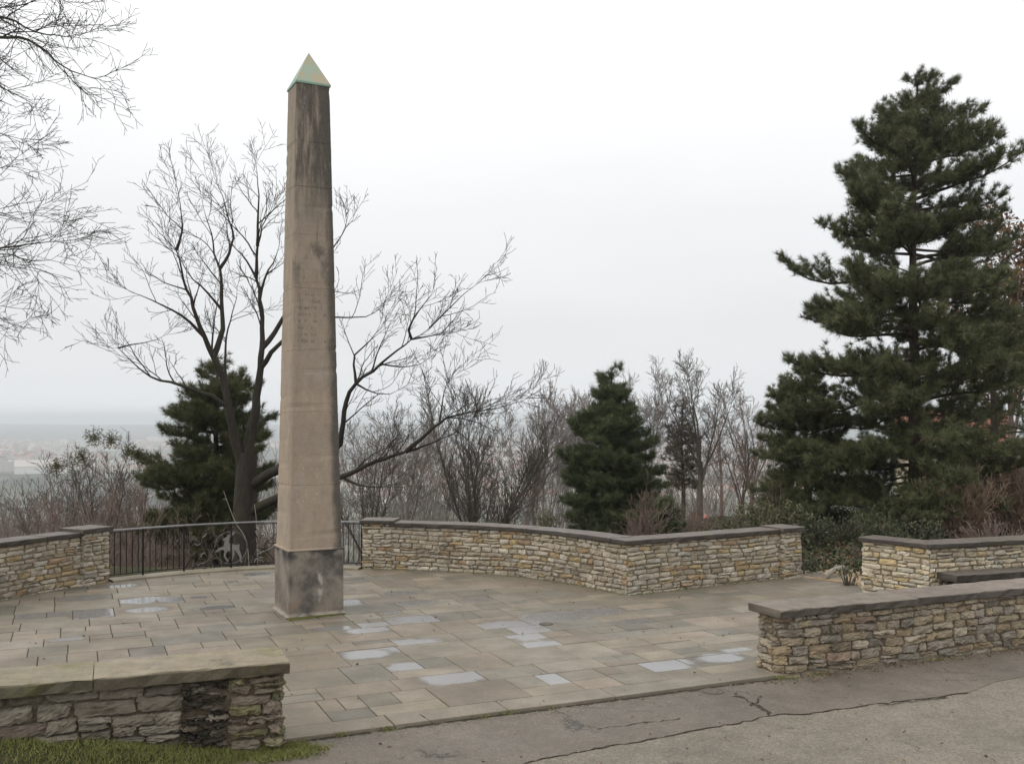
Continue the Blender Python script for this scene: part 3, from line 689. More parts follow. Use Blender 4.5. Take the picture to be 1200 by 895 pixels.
# newer strip along the terrace edge, with its ragged outer line
bl=[(560,905),(640,883),(700,872),(760,862),(820,850),(870,842),(908,833),(940,832),(980,827),(1030,820),(1075,815),(1120,809),(1135,807)]
bw=crom([xy(a,b) for a,b in bl],.08); bw=bw+rng.normal(0,.012,bw.shape)
bw=np.vstack([bw[:1]+np.array([[-1.6,-1.3]]),bw])
strip=[ef(60,.0) if False else ef(14,.0),ef(-1.2,.0)]+[ef(-3.0,-2.4)]+list(bw)+[bw[-1]+np.array([.5,.45]),ef(14,-.7)]
sheet('road_patch',strip,-.036,M['asph_new'])
def ribbon(path,wd,z,name='road_crack'):
    p_=np.asarray(path); n_=vnorm(p_); w_=np.clip(rng.normal(wd,wd*.55,len(p_)),wd*.05,wd*2.6)[:,None]; m_=MB()
    v_=np.vstack([np.c_[p_+n_*w_,np.full(len(p_),z)],np.c_[p_-n_*w_,np.full(len(p_),z)]]); k_=len(p_); i_=np.arange(k_-1)
    m_.add(v_,np.stack([i_,i_+k_,i_+k_+1,i_+1],-1)); return tag(m_.build(name,M['crack']),kind='structure')
ribbon(bw,.0065,-.032)
for pl,wd in (([(905,834),(893,826),(882,820),(868,812),(858,812)],.014),([(880,823),(887,818),(893,812)],.008),([(1030,822),(1075,817),(1110,813)],.006),([(700,850),(760,842),(800,838)],.006),([(500,838),(540,832)],.008)):
    q=crom([xy(a,b) for a,b in pl],.05); ribbon(q+rng.normal(0,.014,q.shape),wd,-.031)
q=crom([ef(s_,-.02) for s_ in np.linspace(-.3,LE+.1,30)],.06); q=q+rng.normal(0,.008,q.shape); ribbon(q,.018,-.030,'edge_gap')
q=crom([xy(508,848),xy(500,842),xy(492,837)],.04); ribbon(q,.006,.006,'slab_crack')
def disc(name,c,r,z,mat,label,cat):
    m_=MB(); a_=np.linspace(0,2*PI,25)[:-1]
    def rg(rr,zz): return np.c_[c[0]+rr*np.cos(a_)-c[0],rr*np.sin(a_),np.full(24,zz)]
    v_=np.vstack([rg(r,-.01),rg(r,.006),rg(r*.86,.006),rg(r*.84,.001),rg(r*.8,.001),rg(r*.78,.005)]); i_=np.arange(24); k_=(i_+1)%24
    qs=np.vstack([np.stack([i_+24*b,k_+24*b,k_+24*b+24,i_+24*b+24],-1) for b in range(5)])
    m_.add(v_,qs,ngons=[list(range(120,144))])
    o=m_.build(name,mat); o.location=(c[0],c[1],z); return tag(o,label,cat)
disc('drain_cover',xy(835,806),.12,-.034,M['cast'],'small round cover set in the asphalt near the right wall','drain cover')
disc('drain_cover',xy(228,769),.11,.004,M['cast'],'round drain cover in the flagstones near the dark mossy wall','drain cover')
disc('drain_cover',xy(640,731),.10,.004,M['cast'],'round drain cover in the middle of the paved terrace','drain cover')
# ------------------------------------------------------------------ obelisk
Fc,Lc,Rc=xy(338,724.5),xy(320,712),xy(403,718.5)
rd=(Rc-Fc); OA=math.atan2(rd[1],rd[0]); PW=.5*(np.linalg.norm(rd)+np.linalg.norm(Lc-Fc))-.045; ux=np.array([math.cos(OA),math.sin(OA)]); uy=np.array([-ux[1],ux[0]])
OC=Fc+ux*PW/2+uy*PW/2
ob=empty('obelisk',(OC[0],OC[1],0),'tall weathered sandstone obelisk with a green copper tip on a grey plinth','monument',rz=OA)
OY=OC[1]-.25
def zat(py,Y): return float(P(360,py,Y)[2])
zp=zat(646.5,Fc[1]); ztop=zat(93.5,Fc[1]+.12); zap=zat(62,OC[1])
def loft(mb,rings,ch):
    vs=[]
    for h_,z_ in rings:
        for sx_,sy_ in ((-1,-1),(1,-1),(1,1),(-1,1)):
            a_=(sx_*h_,sy_*h_)
            if sx_*sy_>0: vs+= [(a_[0],a_[1]-sy_*ch,z_),(a_[0]-sx_*ch,a_[1],z_)]
            else: vs+= [(a_[0]-sx_*ch,a_[1],z_),(a_[0],a_[1]-sy_*ch,z_)]
    n_=len(rings); i_=np.arange(n_-1)[:,None]*8; j_=np.arange(8)[None,:]; k_=(j_+1)%8
    mb.add(vs,np.stack([i_+j_,i_+k_,i_+8+k_,i_+8+j_],-1).reshape(-1,4),ngons=[list(range(8))[::-1],list(range((n_-1)*8,n_*8))])
hp=PW/2
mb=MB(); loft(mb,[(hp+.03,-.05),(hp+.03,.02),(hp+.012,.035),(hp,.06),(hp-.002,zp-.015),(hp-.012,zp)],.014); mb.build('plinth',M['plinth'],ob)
hb=hp*.955; ht=hb*.637
mb=MB()
loft(mb,[(hb+.028,zp),(hb+.028,zp+.018),(hb+.008,zp+.03),(hb,zp+.03)],.012)
jz=[zat(a,Fc[1]+.06) for a in (569,483,410,336,272,215,161)]
rings=[(hb,zp+.03)]
def hz_(z_): return hb+(ht-hb)*(z_-zp)/(ztop-zp)
for z_ in jz: rings+=[(hz_(z_),z_-.006),(hz_(z_)-.004,z_-.002),(hz_(z_)-.004,z_+.002),(hz_(z_),z_+.006)]
rings.append((ht,ztop))
full=[rings[0]]
for ra,rb in zip(rings[:-1],rings[1:]):
    kz=max(1,int((rb[1]-ra[1])/.07))
    for i_ in range(1,kz+1): full.append((ra[0]+(rb[0]-ra[0])*i_/kz,ra[1]+(rb[1]-ra[1])*i_/kz))
loft(mb,full,.020)
v_=mb.v[-1]; nz_=len(full); e_=np.cumsum(rng.normal(0,.0006,(nz_,4,1)),0); e_-=np.linspace(0,1,nz_)[:,None,None]*e_[-1]; chip=np.abs(rng.normal(0,.0010,(nz_,4,1)))+(rng.random((nz_,4,1))<.05)*rng.uniform(.004,.012,(nz_,4,1))
vv_=v_.reshape(nz_,4,2,3); vv_[:,:,:,:2]*=(1-(chip+np.abs(e_)*.5)[...,None]/.35)
mb.build('shaft',M['ob'],ob)
mb=MB(); hc=ht+.012
mb.add([(-hc,-hc,0),(hc,-hc,0),(hc,hc,0),(-hc,hc,0),(-hc,-hc,.03),(hc,-hc,.03),(hc,hc,.03),(-hc,hc,.03),(0,0,zap-ztop)],[[0,1,5,4],[1,2,6,5],[2,3,7,6],[3,0,4,7]],[[4,5,8],[5,6,8],[6,7,8],[7,4,8]],ngons=[[3,2,1,0]])
cap=mb.build('copper_tip',M['copper'],ob); cap.location=(0,0,ztop)
# worn, unreadable inscription: shallow broken strokes
def inscr(name,z1,z0_,rows,depth,mat,keep):
    m_=MB()
    for r_ in range(rows):
        z_=z1-(z1-z0_)*(r_+.5)/rows; hh=(z1-z0_)/rows*.46; h_=hz_(z_); x_=-h_*.74; xe=h_*rng.uniform(.35,.55)
        while x_<xe:
            if rng.random()<keep:
                for q_ in range(rng.integers(1,3)):
                    xx=x_+q_*.022; m_.box((xx,-h_-.0005,z_),(.008,.003,hh*rng.uniform(.6,1)))
                if rng.random()<.45: m_.box((x_+.011,-h_-.001,z_+rng.choice([-.4,0,.4])*hh),(.022,.003,.007))
            x_+=.05
    return m_.build(name,mat,ob)
M['ins1']=m_flat('worn_carving',(.25,.195,.14),.9,0,.1,.25,6); M['ins2']=m_flat('pale_worn_carving',(.42,.37,.31),.9,0,.1,.25,6)
inscr('inscription',zat(342,OY),zat(404,OY),8,.004,M['ins1'],.62)
inscr('inscription',zat(535,OY),zat(562,OY),3,.004,M['ins2'],.5)
inscr('inscription',zat(574,OY),zat(590,OY),2,.004,M['ins2'],.35)
# ------------------------------------------------------------------ terrain, haze, city
def axis(a,b,fine0,fine1,step,grow):
    x=[fine0]
    while x[-1]<fine1: x.append(x[-1]+step)
    st=step
    while x[-1]<b: st*=grow; x.append(min(b,x[-1]+st))
    st=step; y=[fine0]
    while y[-1]>a: st*=grow; y.append(max(a,y[-1]-st))
    return np.array(sorted(set(y+x)))
gx=axis(-6000,6000,-30,40,1.0,1.12); gy=axis(-400,7000,-5,90,1.0,1.10)
XX,YY=np.meshgrid(gx,gy); ZZ=terr(XX,YY); nx=len(gx)
I=(np.arange(len(gy)-1)[:,None]*nx+np.arange(nx-1)[None,:])
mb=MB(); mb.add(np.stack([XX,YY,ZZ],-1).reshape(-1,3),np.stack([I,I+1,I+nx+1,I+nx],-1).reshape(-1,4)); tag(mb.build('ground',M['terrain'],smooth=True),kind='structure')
hz=bpy.data.materials.new('haze_air'); hz.use_nodes=True; hn=hz.node_tree; hn.nodes.clear()
ho=hn.nodes.new('ShaderNodeOutputMaterial'); hv=hn.nodes.new('ShaderNodeVolumePrincipled'); hv.inputs['Color'].default_value=(.91,.955,1,1); hv.inputs['Density'].default_value=.00034; hv.inputs['Anisotropy'].default_value=.65
hn.links.new(hv.outputs[0],ho.inputs['Volume'])
mb=MB(); mb.box((0,3300,-52),(12100,7500,160)); tag(mb.build('haze',hz),kind='stuff')
def gable(mb,c,wd,dp,h,rh,rz,wc,rc):
    ca,sa=math.cos(rz),math.sin(rz); R=np.array([[ca,-sa,0],[sa,ca,0],[0,0,1]])
    a,b=wd/2,dp/2
    p_=np.array([[-a,-b,-3],[a,-b,-3],[a,b,-3],[-a,b,-3],[-a,-b,h],[a,-b,h],[a,b,h],[-a,b,h],[-a,0,h+rh],[a,0,h+rh]])
    e_=.4
    r_=np.array([[-a-e_,-b-e_,h-.1],[a+e_,-b-e_,h-.1],[a+e_,0,h+rh+.12],[-a-e_,0,h+rh+.12],[a+e_,b+e_,h-.1],[-a-e_,b+e_,h-.1]])
    mb.add(p_@R.T+c,[[0,1,5,4],[2,3,7,6],[1,2,6,5],[3,0,4,7]],[[5,6,9],[7,4,8]],col=wc)
    mb.add(r_@R.T+c,[[0,1,2,3],[2,4,5,3]],col=rc)
mb=MB()
for k in range(2600):
    Y=rng.uniform(1150,3900); X=Y*rng.uniform(-.62,.35)
    dens=math.sin(X*.004+1)+math.sin(Y*.005+X*.002)
    if dens<-.5: continue
    z=float(terr(X,Y)); big=rng.random()<.10
    wd,dp,h=(rng.uniform(24,60),rng.uniform(12,16),rng.uniform(12,20)) if big else (rng.uniform(9,18),rng.uniform(9,12),rng.uniform(5,11))
    gable(mb,np.array([X,Y,z]),wd,dp,h,.4 if big else rng.uniform(3,5),rng.uniform(0,PI),np.array([.62,.58,.5])*rng.uniform(.7,1.2),(.4,.4,.4) if big else np.array([.30,.16,.12])*rng.uniform(.6,1.3))
tag(mb.build('distant_town',M['build']),kind='stuff')
# ------------------------------------------------------------------ trees
def unit(v): return v/(np.linalg.norm(v)+1e-9)
def perp(d):
    a=rng.normal(size=3); a-=d*(a@d); return unit(a)
def branch_path(p,d,L,n,wob,up,sag=0):
    d=unit(np.array(d,float)); inc=rng.normal(0,wob,(n,3)); inc[:,2]+=up
    dd=d+np.cumsum(inc,0); dd/=np.linalg.norm(dd,axis=1,keepdims=True)+1e-9
    return np.vstack([[p],np.array(p,float)+np.cumsum(dd*(L/n),0)])
def sides(r): return 8 if r>.09 else 6 if r>.04 else 4 if r>.014 else 3
def sprout(mbB,pts,rad,lvl,cfg,tips=None,t0=None):
    """side branches along a polyline, recursively"""
    seg=np.linalg.norm(np.diff(pts,axis=0),axis=1); cum=np.r_[0,np.cumsum(seg)]; L=cum[-1]
    sp=cfg['space'][lvl]; t0=cfg['t0'][lvl] if t0 is None else t0
    n=int(L*(1-t0)/sp+rng.random())
    for k in range(n):
        t=t0+(1-t0)*(k+rng.random())/max(1,n); s=t*L
        i=min(np.searchsorted(cum,s)-1 if s>0 else 0,len(seg)-1); i=max(i,0); f_=(s-cum[i])/(seg[i]+1e-9)
        p=pts[i]+(pts[i+1]-pts[i])*f_; d=unit(pts[i+1]-pts[i]); r=rad[i]+(rad[i+1]-rad[i])*f_
        l=cfg['len'][lvl]*rng.uniform(.45,1.15)*(1.0-.38*t) if lvl==0 else min(cfg['len'][lvl],.7*L)*rng.uniform(.4,1.1)*(1.05-.5*t)
        if l<cfg.get('lmin',.1): continue
        a=math.radians(rng.uniform(*cfg['ang']))
        dd=unit(d*math.cos(a)+unit(perp(d)+np.array([0,0,cfg.get('lift',.25)]))*math.sin(a))
        m=max(3,min(9,int(l/cfg.get('step',.12))))
        q=branch_path(p,dd,l,m,cfg['wob'],cfg['up'])
        r0=max(cfg['rmin'],min(r*.62,l*cfg.get('slen',.016)*(1.35 if lvl==0 else 1))); rr=np.linspace(r0,cfg['rmin'],m+1)
        mbB.tube(q,rr,sides(r0),cap=False)
        if lvl+1<len(cfg['space']): sprout(mbB,q,rr,lvl+1,cfg,tips)
        elif tips is not None: tips.append((q,lvl))
def terminal(mbB,q,r,cfg,k=3,tips=None):
    d=unit(q[-1]-q[-3])
    for i in range(k):
        dd=unit(d+rng.normal(0,.38,3)); l=cfg['len'][1]*rng.uniform(.7,1.3); m=max(4,min(8,int(l/.14)))
        b=branch_path(q[-1-(i>0)*rng.integers(0,2)],dd,l,m,cfg['wob'],cfg['up']); rr=np.linspace(max(cfg['rmin'],r[-1]*.9),cfg['rmin'],m+1)
        mbB.tube(b,rr,sides(rr[0]),cap=False)
        if len(cfg['space'])>1: sprout(mbB,b,rr,1,cfg,tips,t0=.08)
def leaves(mb,C,D,K,ln,wd,spread,tri=False,jit=0.0,tone=None):
    C=np.asarray(C); D=np.asarray(D); N=len(C)
    if N==0: return
    d=D[:,None,:]+rng.normal(0,spread,(N,K,3)); d/=np.linalg.norm(d,axis=2,keepdims=True)+1e-9
    b=C[:,None,:]+rng.normal(0,1,(N,K,3))*jit
    l=ln*rng.uniform(.65,1.2,(N,K,1)); w_=np.cross(d,rng.normal(size=(N,K,3))); w_/=np.linalg.norm(w_,axis=2,keepdims=True)+1e-9; w_*=wd*rng.uniform(.7,1.2,(N,K,1))
    r1=np.repeat(rng.random(N) if tone is None else tone,K); r2=np.clip(np.repeat(rng.random(N),K)*.7+rng.random(N*K)*.45-.1,0,1)
    if tri:
        v=np.stack([b-w_*.5,b+w_*.5,b+d*l],2).reshape(-1,3); i=np.arange(N*K)[:,None]*3+np.arange(3)[None,:]; col=np.repeat(np.c_[r1,r2,r1*0],3,0)
        mb.add(v,tris=i,col=col)
    else:
        v=np.stack([b,b+d*l*.5+w_*.5,b+d*l,b+d*l*.5-w_*.5],2).reshape(-1,3); i=np.arange(N*K)[:,None]*4+np.arange(4)[None,:]; col=np.repeat(np.c_[r1,r2,r1*0],4,0)
        mb.add(v,i,col=col)
OAKC=dict(space=[.40,.21,.13],len=[1.9,.9,.45],t0=[.2,.2,.15],ang=(26,58),wob=.11,up=.025,rmin=.0048,lift=.3,slen=.0125,lmin=.1)
def limb(mbT,mbB,pts,w0,w1,cfg,t0=.25,spr=True,lvl=0,step=.25,cut=.86):
    """pts: (px,py,Y); widths in picture px at that distance"""
    q=crom(np.array([P(*a) for a in pts]),step); q=q[:max(5,int(len(q)*cut))]; Ym=np.mean([a[2] for a in pts]); n=len(q)
    if mbT.lim:
        al=np.concatenate(mbT.lim); dl=al[np.argmin(((al-q[0])**2).sum(1))]-q[0]
        if np.linalg.norm(dl)<1.2: q=q+dl*np.linspace(1,0,len(q))[:,None]**1.5
    n=len(q); wv=np.cumsum(rng.normal(0,.022,(n,3)),0); wv-=np.linspace(0,1,n)[:,None]*wv[-1]; q+=wv*(1-np.exp(-np.arange(n)/2.0))[:,None]; mbT.lim.append(q)
    tt=np.linspace(0,1,n); r=(w0+(w1*.45-w0)*tt**.75)*Ym/F/2
    (mbT).tube(q,r,sides(r[0]),cap=False)
    if spr:
        sprout(mbB,q,r,lvl,cfg,t0=t0)
        terminal(mbB,q,r,cfg)
def tree_obj(name,label,base,trunk,br,tm,bm,cat='tree',group=None,extra=()):
    e=empty(name,tuple(base),label,cat,group)
    for mb,nm,mt in [(trunk,'trunk',tm),(br,'branches',bm)]+list(extra):
        if mb is None: continue
        mb.flush()
        if mb.n==0: continue
        localise(mb,base); mb.build(nm,mt,e,smooth=(nm=='trunk'))
    return e
# --- the big oak behind the railing
T,B_=MB(),MB(); Y=25.0
gz=float(terr(P(287,600,Y)[0],Y))
zb=P(287,640,Y)
q=crom(np.array([[zb[0]-.02,Y,gz-.2],[zb[0],Y,gz+.5],P(287,640,Y),P(286,600,Y),P(288,560,Y),P(290,530,Y)]),.3)
T.tube(q,np.interp(np.linspace(0,1,len(q)),[0,.12,.3,1],[.56,.36,.31,.25]),12,cap=False); T.lim.append(q)
def o_(l,y0=25.0,y1=25.0): return [(a,b,y0+(y1-y0)*i/(len(l)-1)) for i,(a,b) in enumerate(l)]
LM=[([(288,560),(277,515),(266,470),(257,438),(250,420),(236,390),(226,364),(215,322),(207,298),(190,275),(165,255),(150,243)],18,2,25,24,.5),
 ([(207,298),(213,270),(210,235),(207,204)],4.5,1.2,24.2,24,.15),([(226,364),(232,340),(240,318)],3,1,24.4,23.9,.3),
 ([(250,420),(257,390),(256,361),(258,320),(252,305),(246,270),(236,235),(232,215)],9,1.2,24.8,25.6,.4),([(258,320),(268,297),(271,268),(262,235),(250,205),(248,190)],5,1,25.2,25.8,.2),
 ([(256,361),(240,340),(222,325),(211,304),(196,290)],5,1.2,25.1,24.4,.3),([(270,450),(268,400),(273,368),(278,340),(272,310)],5,1,25,26.3,.3),
 ([(290,535),(297,500),(302,450),(306,403),(305,350),(297,320),(281,296),(270,283),(262,262),(255,240)],17,1.5,25,25.2,.5),
 ([(299,325),(303,292),(310,265),(322,242),(330,225)],6,1.2,25.1,24.5,.15),([(304,285),(304,240),(300,190),(303,172)],5,1,25.1,25.5,.15),([(305,345),(315,320),(325,295),(332,270)],5,1.2,25.1,25.8,.2),
 ([(306,405),(320,388),(345,350),(375,310),(400,275),(425,245),(436,238)],8,1.2,25,26,.4),([(305,430),(325,405),(350,385),(393,372),(425,373),(447,360),(478,343)],8,1.2,25,24.2,.55),
 ([(268,470),(245,455),(217,449),(179,440),(153,423),(141,410),(122,397),(105,388)],9,1.2,25,23.8,.3),([(143,412),(160,405),(178,402),(195,392)],2.5,.8,24,24.2,.2),
 ([(236,390),(212,369),(187,356),(160,345),(129,332)],6,1.2,24.7,23.6,.45),
 ([(294,570),(330,548),(396,523),(405,508),(409,476),(421,452),(444,431),(468,410),(484,398),(508,381),(532,361),(552,350)],17,1.2,25,23,.45),
 ([(532,361),(545,345),(560,332)],2.6,1,23.2,22.9,.1),([(421,452),(417,421),(432,402),(451,381),(470,370)],5,1,23.9,24.3,.25),([(484,398),(480,384),(500,352),(514,335)],4.5,1,23.4,23.1,.3),
 ([(421,452),(440,462),(462,461),(474,447)],3.2,.9,23.9,24.4,.2),([(444,431),(470,432),(495,425),(510,412)],3,.9,23.8,23.4,.2),([(484,398),(520,392),(545,386)],3,.9,23.4,23.6,.3),
 ([(292,600),(340,580),(396,565),(439,547),(474,535),(505,521),(529,508),(564,494),(590,492)],16,1.3,25,22.6,.5),
 ([(474,535),(491,517),(512,494),(536,483),(560,478),(584,469),(619,457)],7,1.2,23.7,22.4,.35),([(512,494),(518,470),(522,452),(530,440)],3.4,1,23.3,23.5,.2),
 ([(396,570),(425,573),(452,570),(460,558),(466,550)],5,1,24,24.4,.4),([(529,508),(545,515),(560,528)],2.5,.8,23.1,22.8,.2),([(564,494),(590,480),(612,470)],2.5,.8,22.9,23.2,.2)]
for l,w0,w1,y0,y1,t0 in LM: limb(T,B_,o_(l,y0,y1),w0*.86,w1,OAKC,t0)
tree_obj('oak_tree','big bare oak with crooked dark limbs standing behind the obelisk and railing',(zb[0],Y,gz),T,B_,M['oak'],M['oak'])
# --- tree overhanging from the left
T,B_=MB(),MB()
tb=np.array([-12.2,15.0]); gz=float(terr(*tb)); tx=-12.2
q=crom(np.array([[tx,15,gz-.3],[tx+.1,15,2],[tx,14.9,5],[tx+.2,14.8,8],[tx+.1,14.7,11]]),.4); T.tube(q,np.linspace(.42,.16,len(q)),10,cap=False)
LC=dict(space=[.24,.15,.095],len=[1.5,.7,.34],t0=[.15,.15,.15],ang=(22,55),wob=.11,up=.006,rmin=.0032,lift=.05,slen=.0105,lmin=.08)
def lt(l,y0=14.6,y1=13.0): return o_(l,y0,y1)
sx_=tx
def stem(zz): 
    return zz
def frm(px0,py0,l,w0,w1,y0=14.8,y1=13.,t0=.35):
    limb(T,B_,o_([(px0,py0)]+l,y0,y1),w0,w1,LC,t0,step=.2,cut=.87)
frm(-350,60,[(-200,0),(-60,-15),(0,14),(60,37),(110,47),(160,40)],14,1.6,14.8,12.6)
frm(-350,120,[(-200,50),(-60,38),(0,46),(50,60),(100,88),(140,101),(176,110)],16,1.6,14.8,12.2)
frm(-350,150,[(-180,90),(-50,85),(0,100),(30,119),(60,126),(105,131)],10,1.2,14.8,13.4)
frm(-350,320,[(-200,300),(-60,303),(0,290),(45,284),(90,262),(127,224)],15,1.4,14.8,12.4,.3)
frm(-350,330,[(-150,315),(-20,296),(40,300),(85,312),(122,322)],8,1.2,14.8,12.8,.4)
frm(-350,400,[(-180,350),(-50,352),(0,374),(45,390),(72,408)],8,1.1,14.8,13.2,.4)
frm(-350,240,[(-180,200),(-60,190),(0,196),(40,188),(75,165)],9,1.2,14.8,14.0,.35)
frm(-350,260,[(-180,240),(-40,240),(10,250),(60,248),(100,240)],9,1.2,14.8,13.6,.35)
frm(-350,-80,[(-200,-120),(-50,-60),(20,-25),(80,0),(130,15)],12,1.3,14.8,12.9,.4)
frm(-350,270,[(-160,170),(-40,150),(15,160),(50,175),(70,182)],7,1.1,14.8,13.4,.4)
tree_obj('overhanging_tree','bare tree reaching in from beyond the left edge with fine drooping twigs against the sky',(tx,15,gz),T,B_,M['oak'],M['oak'])
# --- generic bare trees
def bare(kind,H,spread,seed,rt,mat='twig',dens=1.0,rmin=.006):
    global rng
    sv=rng; rng=np.random.default_rng(seed)
    T,B_=MB(),MB(); tips=[]
    if kind=='vase':
        cfg=dict(space=[.26/dens,.2/dens,.14/dens],len=[H*.24,H*.12,H*.06],t0=[.2,.15,.15],ang=(18,44),wob=.10,up=.05,rmin=rmin,lift=.3,slen=.009,lmin=.12)
        T.tube(np.array([[0,0,-.4],[0,0,.5],[.02,0,H*.12]]),[rt*1.2,rt,rt*.95],8,cap=False)
        n=rng.integers(11,14)
        for k in range(n):
            az=2*PI*k/n+rng.normal(0,.2); inc=math.radians(rng.uniform(4,spread)); L=H*rng.uniform(.72,.95)*(1.02-.3*(inc/.9))
            d=np.array([math.cos(az)*math.sin(inc),math.sin(az)*math.sin(inc),math.cos(inc)])
            q=branch_path([0,0,H*.08],d,L,12,.05,.025); r=np.linspace(rt*.27,rmin*1.2,13); T.tube(q,r,6,cap=False); sprout(B_,q,r,0,cfg,tips,t0=.2); terminal(B_,q,r,cfg,4,tips)
    elif kind in('fork','broom'):
        fork=rng.uniform(.20,.30) if kind=='fork' else rng.uniform(.36,.44)
        q=branch_path([0,0,-.4],[rng.normal(0,.03),rng.normal(0,.03),1],H*fork+.4,8,.02,.02); r=np.linspace(rt,rt*.8,9); T.tube(q,r,8,cap=False)
        c2=dict(space=[.42/dens,.24/dens,.15/dens],len=[H*.27,H*.13,H*.06],t0=[.1,.12,.12],ang=(24,54),wob=.13,up=.035,rmin=rmin,lift=.2,slen=.0065,lmin=.12)
        m=rng.integers(5,8)
        for k in range(m):
            az=2*PI*k/m+rng.normal(0,.35); inc=math.radians(rng.uniform(6,spread)); L=H*(1-fork)*rng.uniform(.85,1.06)*(1.02-.12*inc/.6)
            d=np.array([math.cos(az)*math.sin(inc),math.sin(az)*math.sin(inc),math.cos(inc)])
            s_=branch_path(q[-1-rng.integers(0,4)],d,L,12,.06,.025); rr=rt*.36*(1-np.linspace(0,1,13))**.9+rmin; T.tube(s_,rr,6,cap=False); sprout(B_,s_,rr,0,c2,tips,t0=.12); terminal(B_,s_,rr,c2,4,tips)
    else:
        q=branch_path([0,0,-.4],[rng.normal(0,.03),rng.normal(0,.03),1],H,14,.02,.02); r=rt*(1-np.linspace(0,1,15))**.8+rmin; T.tube(q,r,8,cap=False)
        c2=dict(space=[.22/dens,.26/dens,.18/dens],len=[H*spread/60,H*.12,H*.055],t0=[.22,.15,.15],ang=(22,48),wob=.10,up=.06,rmin=rmin,lift=.4,slen=.009,lmin=.12)
        sprout(B_,q,r,0,c2,tips,t0=.22); terminal(B_,q,r,c2,4,tips)
    rng=sv
    return T,B_,tips
def put(kind,px,ptop,Y,label,spread=34,rt=.16,mat='twig',seed=1,dens=1.0,group=None,name='bare_tree',rmin=None,extra=None):
    x=P(px,500,Y)[0]; z=float(terr(x,Y)); H=P(px,ptop,Y)[2]-z
    rm=rmin or max(.004,.00019*Y); dens=dens*1.3
    T,B_,tips=bare(kind,H,spread,seed,rt,mat,dens,rm)
    T.flush(); B_.flush(); k_=H/max(v_[:,2].max() for v_ in B_.v)
    for m_ in (T,B_):
        for v_ in m_.v: v_*=k_
    e=tree_obj(name,label,(0,0,0),T,B_,M[mat],M[mat],group=group); e.location=(x,Y,z)
    return e,tips
GB='bare trees on the slope below the terrace'
put('vase',560,428,36,'wide bare tree of many fanned stems behind the middle of the curved wall',50,.26,'twig',11,.85,GB)
put('fork',429,456,38,'round crowned bare tree directly right of the obelisk, above the railing end',46,.12,'twig',12,1.0,GB)
put('broom',480,456,55,'hazy bare tree between the obelisk and the fan-shaped bare tree',32,.13,'twig_far',13,.8,GB)
put('broom',632,442,44,'tall narrow bare tree filling the gap left of the dark round pine',20,.10,'twig_far',14,.9,GB)
put('broom',662,452,60,'thin hazy bare tree at the left flank of the dark round pine',18,.11,'twig_pale',15,.8,GB)
put('broom',690,446,62,'pale bare tree whose top shows over the dark round pine',30,.13,'twig_pale',16,.8,GB)
put('broom',763,416,52,'pale slender bare tree just right of the dark round pine',24,.12,'twig_pale',17,.9,GB)
put('broom',822,404,42,'tallest bare tree of the slope, broad crowned, beside the brown conifer',36,.15,'twig',18,1.0,GB)
put('lead',846,470,46,'leaning bare tree with upright twigs right of the tallest bare tree',24,.10,'twig_red',19,.9,GB)
put('fork',880,440,50,'reddish bare tree half hidden by the big pine at its left edge',30,.12,'twig_red',20,.9,GB)
put('fork',868,500,38,'small bare tree over the olive shrubs left of the big pine',32,.08,'twig',21,.9,GB)
put('vase',515,540,46,'low bushy bare tree behind the fan-shaped bare tree, on its left',44,.10,'twig_far',22,.4,GB)
put('vase',610,550,50,'low bushy bare tree behind the fan-shaped bare tree, on its right',40,.10,'twig_red',23,.4,GB)
GL='bare trees beyond the left wall'
mis=[]
_,tp=put('fork',118,500,38,'bare tree carrying green mistletoe balls above the left wall pillar',34,.13,'twig',24,.9,GL)
put('fork',78,525,40,'grey bare tree left of the mistletoe tree',36,.11,'twig',25,.9,GL)
put('fork',160,520,44,'reddish bare tree between the mistletoe tree and the dark pine',36,.11,'twig_red',26,.9,GL)
put('vase',20,560,34,'low reddish bare shrub tree over the left end of the wall',44,.10,'twig_red',27,.8,GL)
put('vase',60,560,36,'low grey bare shrub tree over the middle of the left wall',44,.10,'twig',28,.8,GL)
put('vase',150,565,31,'low pinkish bare shrub tree behind the left railing bars',46,.10,'twig_red',29,.8,GL)
put('vase',100,575,33,'low brown bare shrub tree just behind the left wall pillar',46,.10,'twig_red',30,.8,GL)
# mistletoe
for a,b,r_,lb in ((110,512,.42,'mistletoe ball at the very top of the bare tree above the left wall'),(130,516,.40,'mistletoe ball right of the topmost one, above the left wall'),(96,536,.42,'mistletoe ball low on the left side of the mistletoe tree'),(152,529,.34,'mistletoe ball on the right side of the mistletoe tree'),(165,536,.32,'brownish mistletoe ball farthest right, nearest the dark pine'),(66,546,.34,'mistletoe ball farthest left, in the grey bare tree')):
    c=P(a,b,37.7); m_=MB(); N=260; d=rng.normal(size=(N,3)); d/=np.linalg.norm(d,axis=1,keepdims=True); leaves(m_,d*r_*rng.uniform(.1,1,(N,1)),d,4,.075,.022,.6)
    for k in range(14):
        dd=unit(rng.normal(size=3)); m_.tube(np.array([[0,0,0],dd*r_*.5,dd*r_*.9]),[.012,.008,.005],3,col=(.5,.2,0),cap=False)
    o=m_.build('mistletoe',M['mistle']); o.location=c; tag(o,lb,'mistletoe','mistletoe balls in the bare trees at the left')
